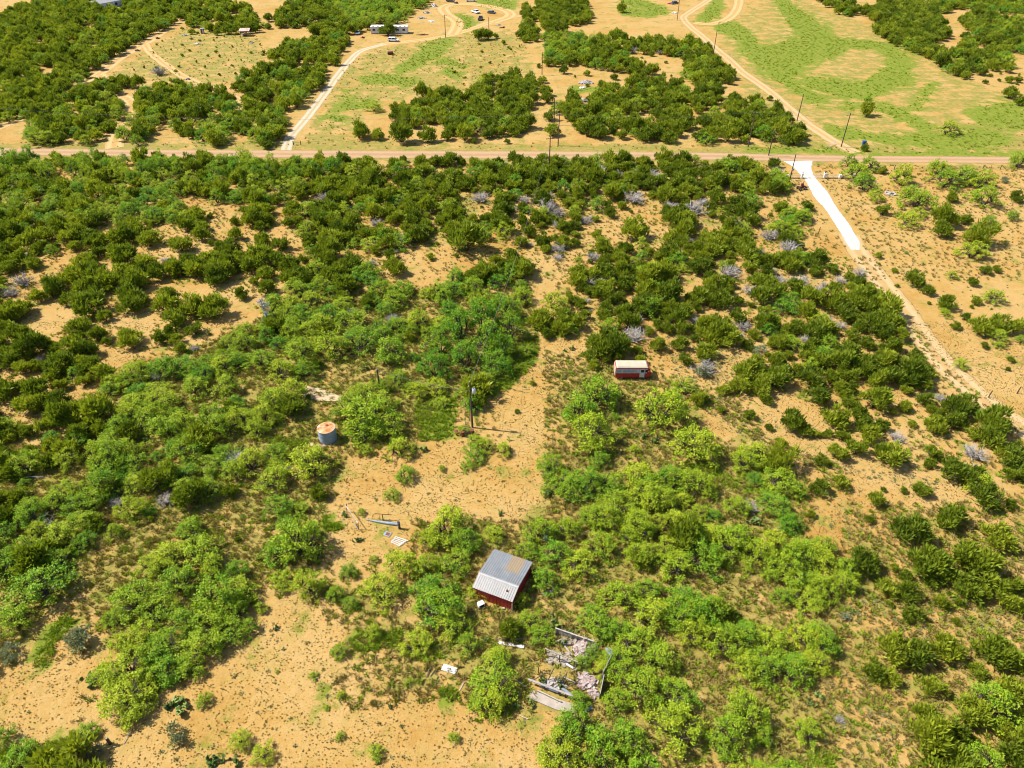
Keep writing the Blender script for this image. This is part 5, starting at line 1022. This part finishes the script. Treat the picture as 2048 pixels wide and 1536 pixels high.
for k in range(8):
    q_ = p+Vector((1.2+k*(L-2.4)/7, .9, 2.97)); t_ = thing('tire', 'dark tyre lying along the mobile home roof edge', 'tyre', q_, 0, 'tyres on the mobile home roof'); MB().lathe([(.18, 0), (.42, .0), (.46, .11), (.42, .24), (.18, .24)], 14).build('tread', M['rubber'], t_); MB().lathe([(.19, .02), (.19, .12)], 10).build('hub', M['black'], t_)
# ---- long roof building upper left
p = at(190, 21); q_ = at(254, 9); d = q_-p; t_ = thing('long_barn', 'long low barn with white metal roof deep in junipers', 'barn', p, math.atan2(d.y, d.x)); L = d.length*.95
MB().box((L/2, 4, 1.3), (L, 8, 2.6), None, 1).build('wall', plain('pale_blue_wall', (.45, .52, .58), None, 1, .6), t_)
for s in (0, 1):
    for k in range(8): y0, y1, z0, z1 = (-.4, 4, 2.6, 3.7) if not s else (4, 8.4, 3.7, 2.6); x0 = k*L/8; mb = MB(); mb.add([(x0, y0, z0), (x0+L/8-.03, y0, z0), (x0+L/8-.03, y1, z1), (x0, y1, z1)], [(0, 1, 2, 3)], rnd.uniform(.6, 1)); mb.build('roof_sheet', M['whiteroof'], t_)
for x in (3, 8, 13): MB().box((x, -.02, 1.3), (1.4, .06, 1.2), None, 1).build('opening', M['glass'], t_)
# ---- meadow shelter and hut
t_ = thing('open_shelter', 'open wooden shelter with red-pink roof in meadow', 'shelter', at(490, 73), .1)
for x in (-1.9, 1.9):
    for y in (0, 3): MB().beam((x, y, -.05), (x, y, 2.2+.15*y), .16, .16).build('post', M['wood'], t_)
for k in range(6): MB().box((-1.9+.76*k, 1.5, 2.52), (.72, 3.8, .06), Matrix.Rotation(.15, 3, 'X')).build('roof_sheet', plain('faded_red_roof', (.52, .22, .17), (.60, .42, .36), 1, .7) if k == 0 else bpy.data.materials['faded_red_roof'], t_)
MB().box((0, 1.5, .75), (3.6, 2.6, .1)).build('deck', M['wood'], t_); MB().beam((-1.9, 0, 1.1), (1.9, 0, 1.1), .08, .12).build('rail', M['board'], t_)
t_ = thing('small_hut', 'narrow dark red hut beside meadow junipers', 'hut', at(406, 67), .2); MB().box((0, 0, 1.0), (1.3, 1.3, 2.0)).build('wall', M['rust'], t_); MB().box((0, 0, 2.06), (1.6, 1.6, .1), Matrix.Rotation(.12, 3, 'X')).build('roof', M['galv'], t_); MB().box((.3, -.66, .9), (.6, .05, 1.7)).build('door', M['white'], t_)
# ---- junk around the yard and meadow
for px_, py_, rx, ry, h, n, mt_, lb in ((868, 13, 2.2, 1.6, 1.6, 26, 'white', 'white bagged junk heap by the yard trees'), (853, 26, 2.0, 1.6, 1.0, 24, 'junk', 'grey scrap heap beside the yard trees'), (842, 37, 2.2, 1.2, .7, 20, 'junk', 'scattered scrap heap between yard and mobile home'), (864, 44, 1.8, .8, .7, 12, 'white', 'low white scrap heap by the yard track'), (1171, 166, 2.6, 2.0, 1.0, 50, 'junk', 'big pale rubbish heap beside the green strip'), (1160, 202, 3.0, 1.8, .9, 46, 'junk', 'mixed rubbish heap among junipers below green strip'), (1254, 187, 1.6, 1.0, 1.1, 10, 'white', 'pale tarped heap among the junipers'), (1166, 176, 1.2, .8, .5, 12, 'white', 'small white scrap pile on the green strip'),
    (726, 76, .9, .7, .8, 6, 'red', 'small red machine in front of mobile home'), (913, 7, .9, .7, .8, 8, 'darkwood', 'dark scrap at the top of yard loop'), (1350, 26, 1.8, .9, .8, 12, 'white', 'pinkish white scrap heap near track bend'), (1338, 8, 1.5, .8, .6, 8, 'red', 'red scrap beside the navy car'), (395, 88, 1.5, .8, .5, 12, 'junk', 'grey scrap pieces on the meadow'), (276, 102, 1, .8, .5, 8, 'darkwood', 'dark scrap beside the farm track below juniper wood'), (317, 77, 1, .8, .5, 8, 'rust', 'rusty scrap beside the farm track bend'), (370, 71, 1.2, .8, .4, 10, 'junk', 'pale scrap bits above the meadow'), (375, 159, 1, .7, .4, 8, 'junk', 'pale scrap beside the field track'), (505, 86, .8, .7, .5, 7, 'junk', 'small pale scrap below the shelter'), (1782, 388, 1.4, .9, .5, 16, 'deadwood', 'pale bone-like wood pile beside roadside bushes'), (998, 50, 1.0, .8, .6, 9, 'junk', 'small scrap by the yard track end'), (1006, 56, 1.4, .8, .5, 9, 'rust', 'rusty scrap east of the yard track'), (845, 70, 2.5, .8, .5, 14, 'rust', 'line of rusty scrap along yard track'), (699, 85, 1.5, 1, .6, 12, 'junk', 'scrap in the shade at the drive bend')):
    heap('scrap_heap', at(px_, py_), rx, ry, h, n, M[mt_], lb, 'scrap heap', 1, (.35, 1.1))
t_ = thing('steel_tank', 'small rusty red tank lying in the field', 'tank', at(781, 109), .2); MB().tube([(-1.1, 0, .65), (1.1, 0, .65)], [.62, .62], 14).build('shell', M['rust'], t_); MB().box((1.3, 0, .3), (.5, .4, .4)).build('valve_box', M['white'], t_)
for x in (-.7, .7): MB().box((x, 0, .1), (.2, 1.0, .2)).build('foot', M['darkwood'], t_)
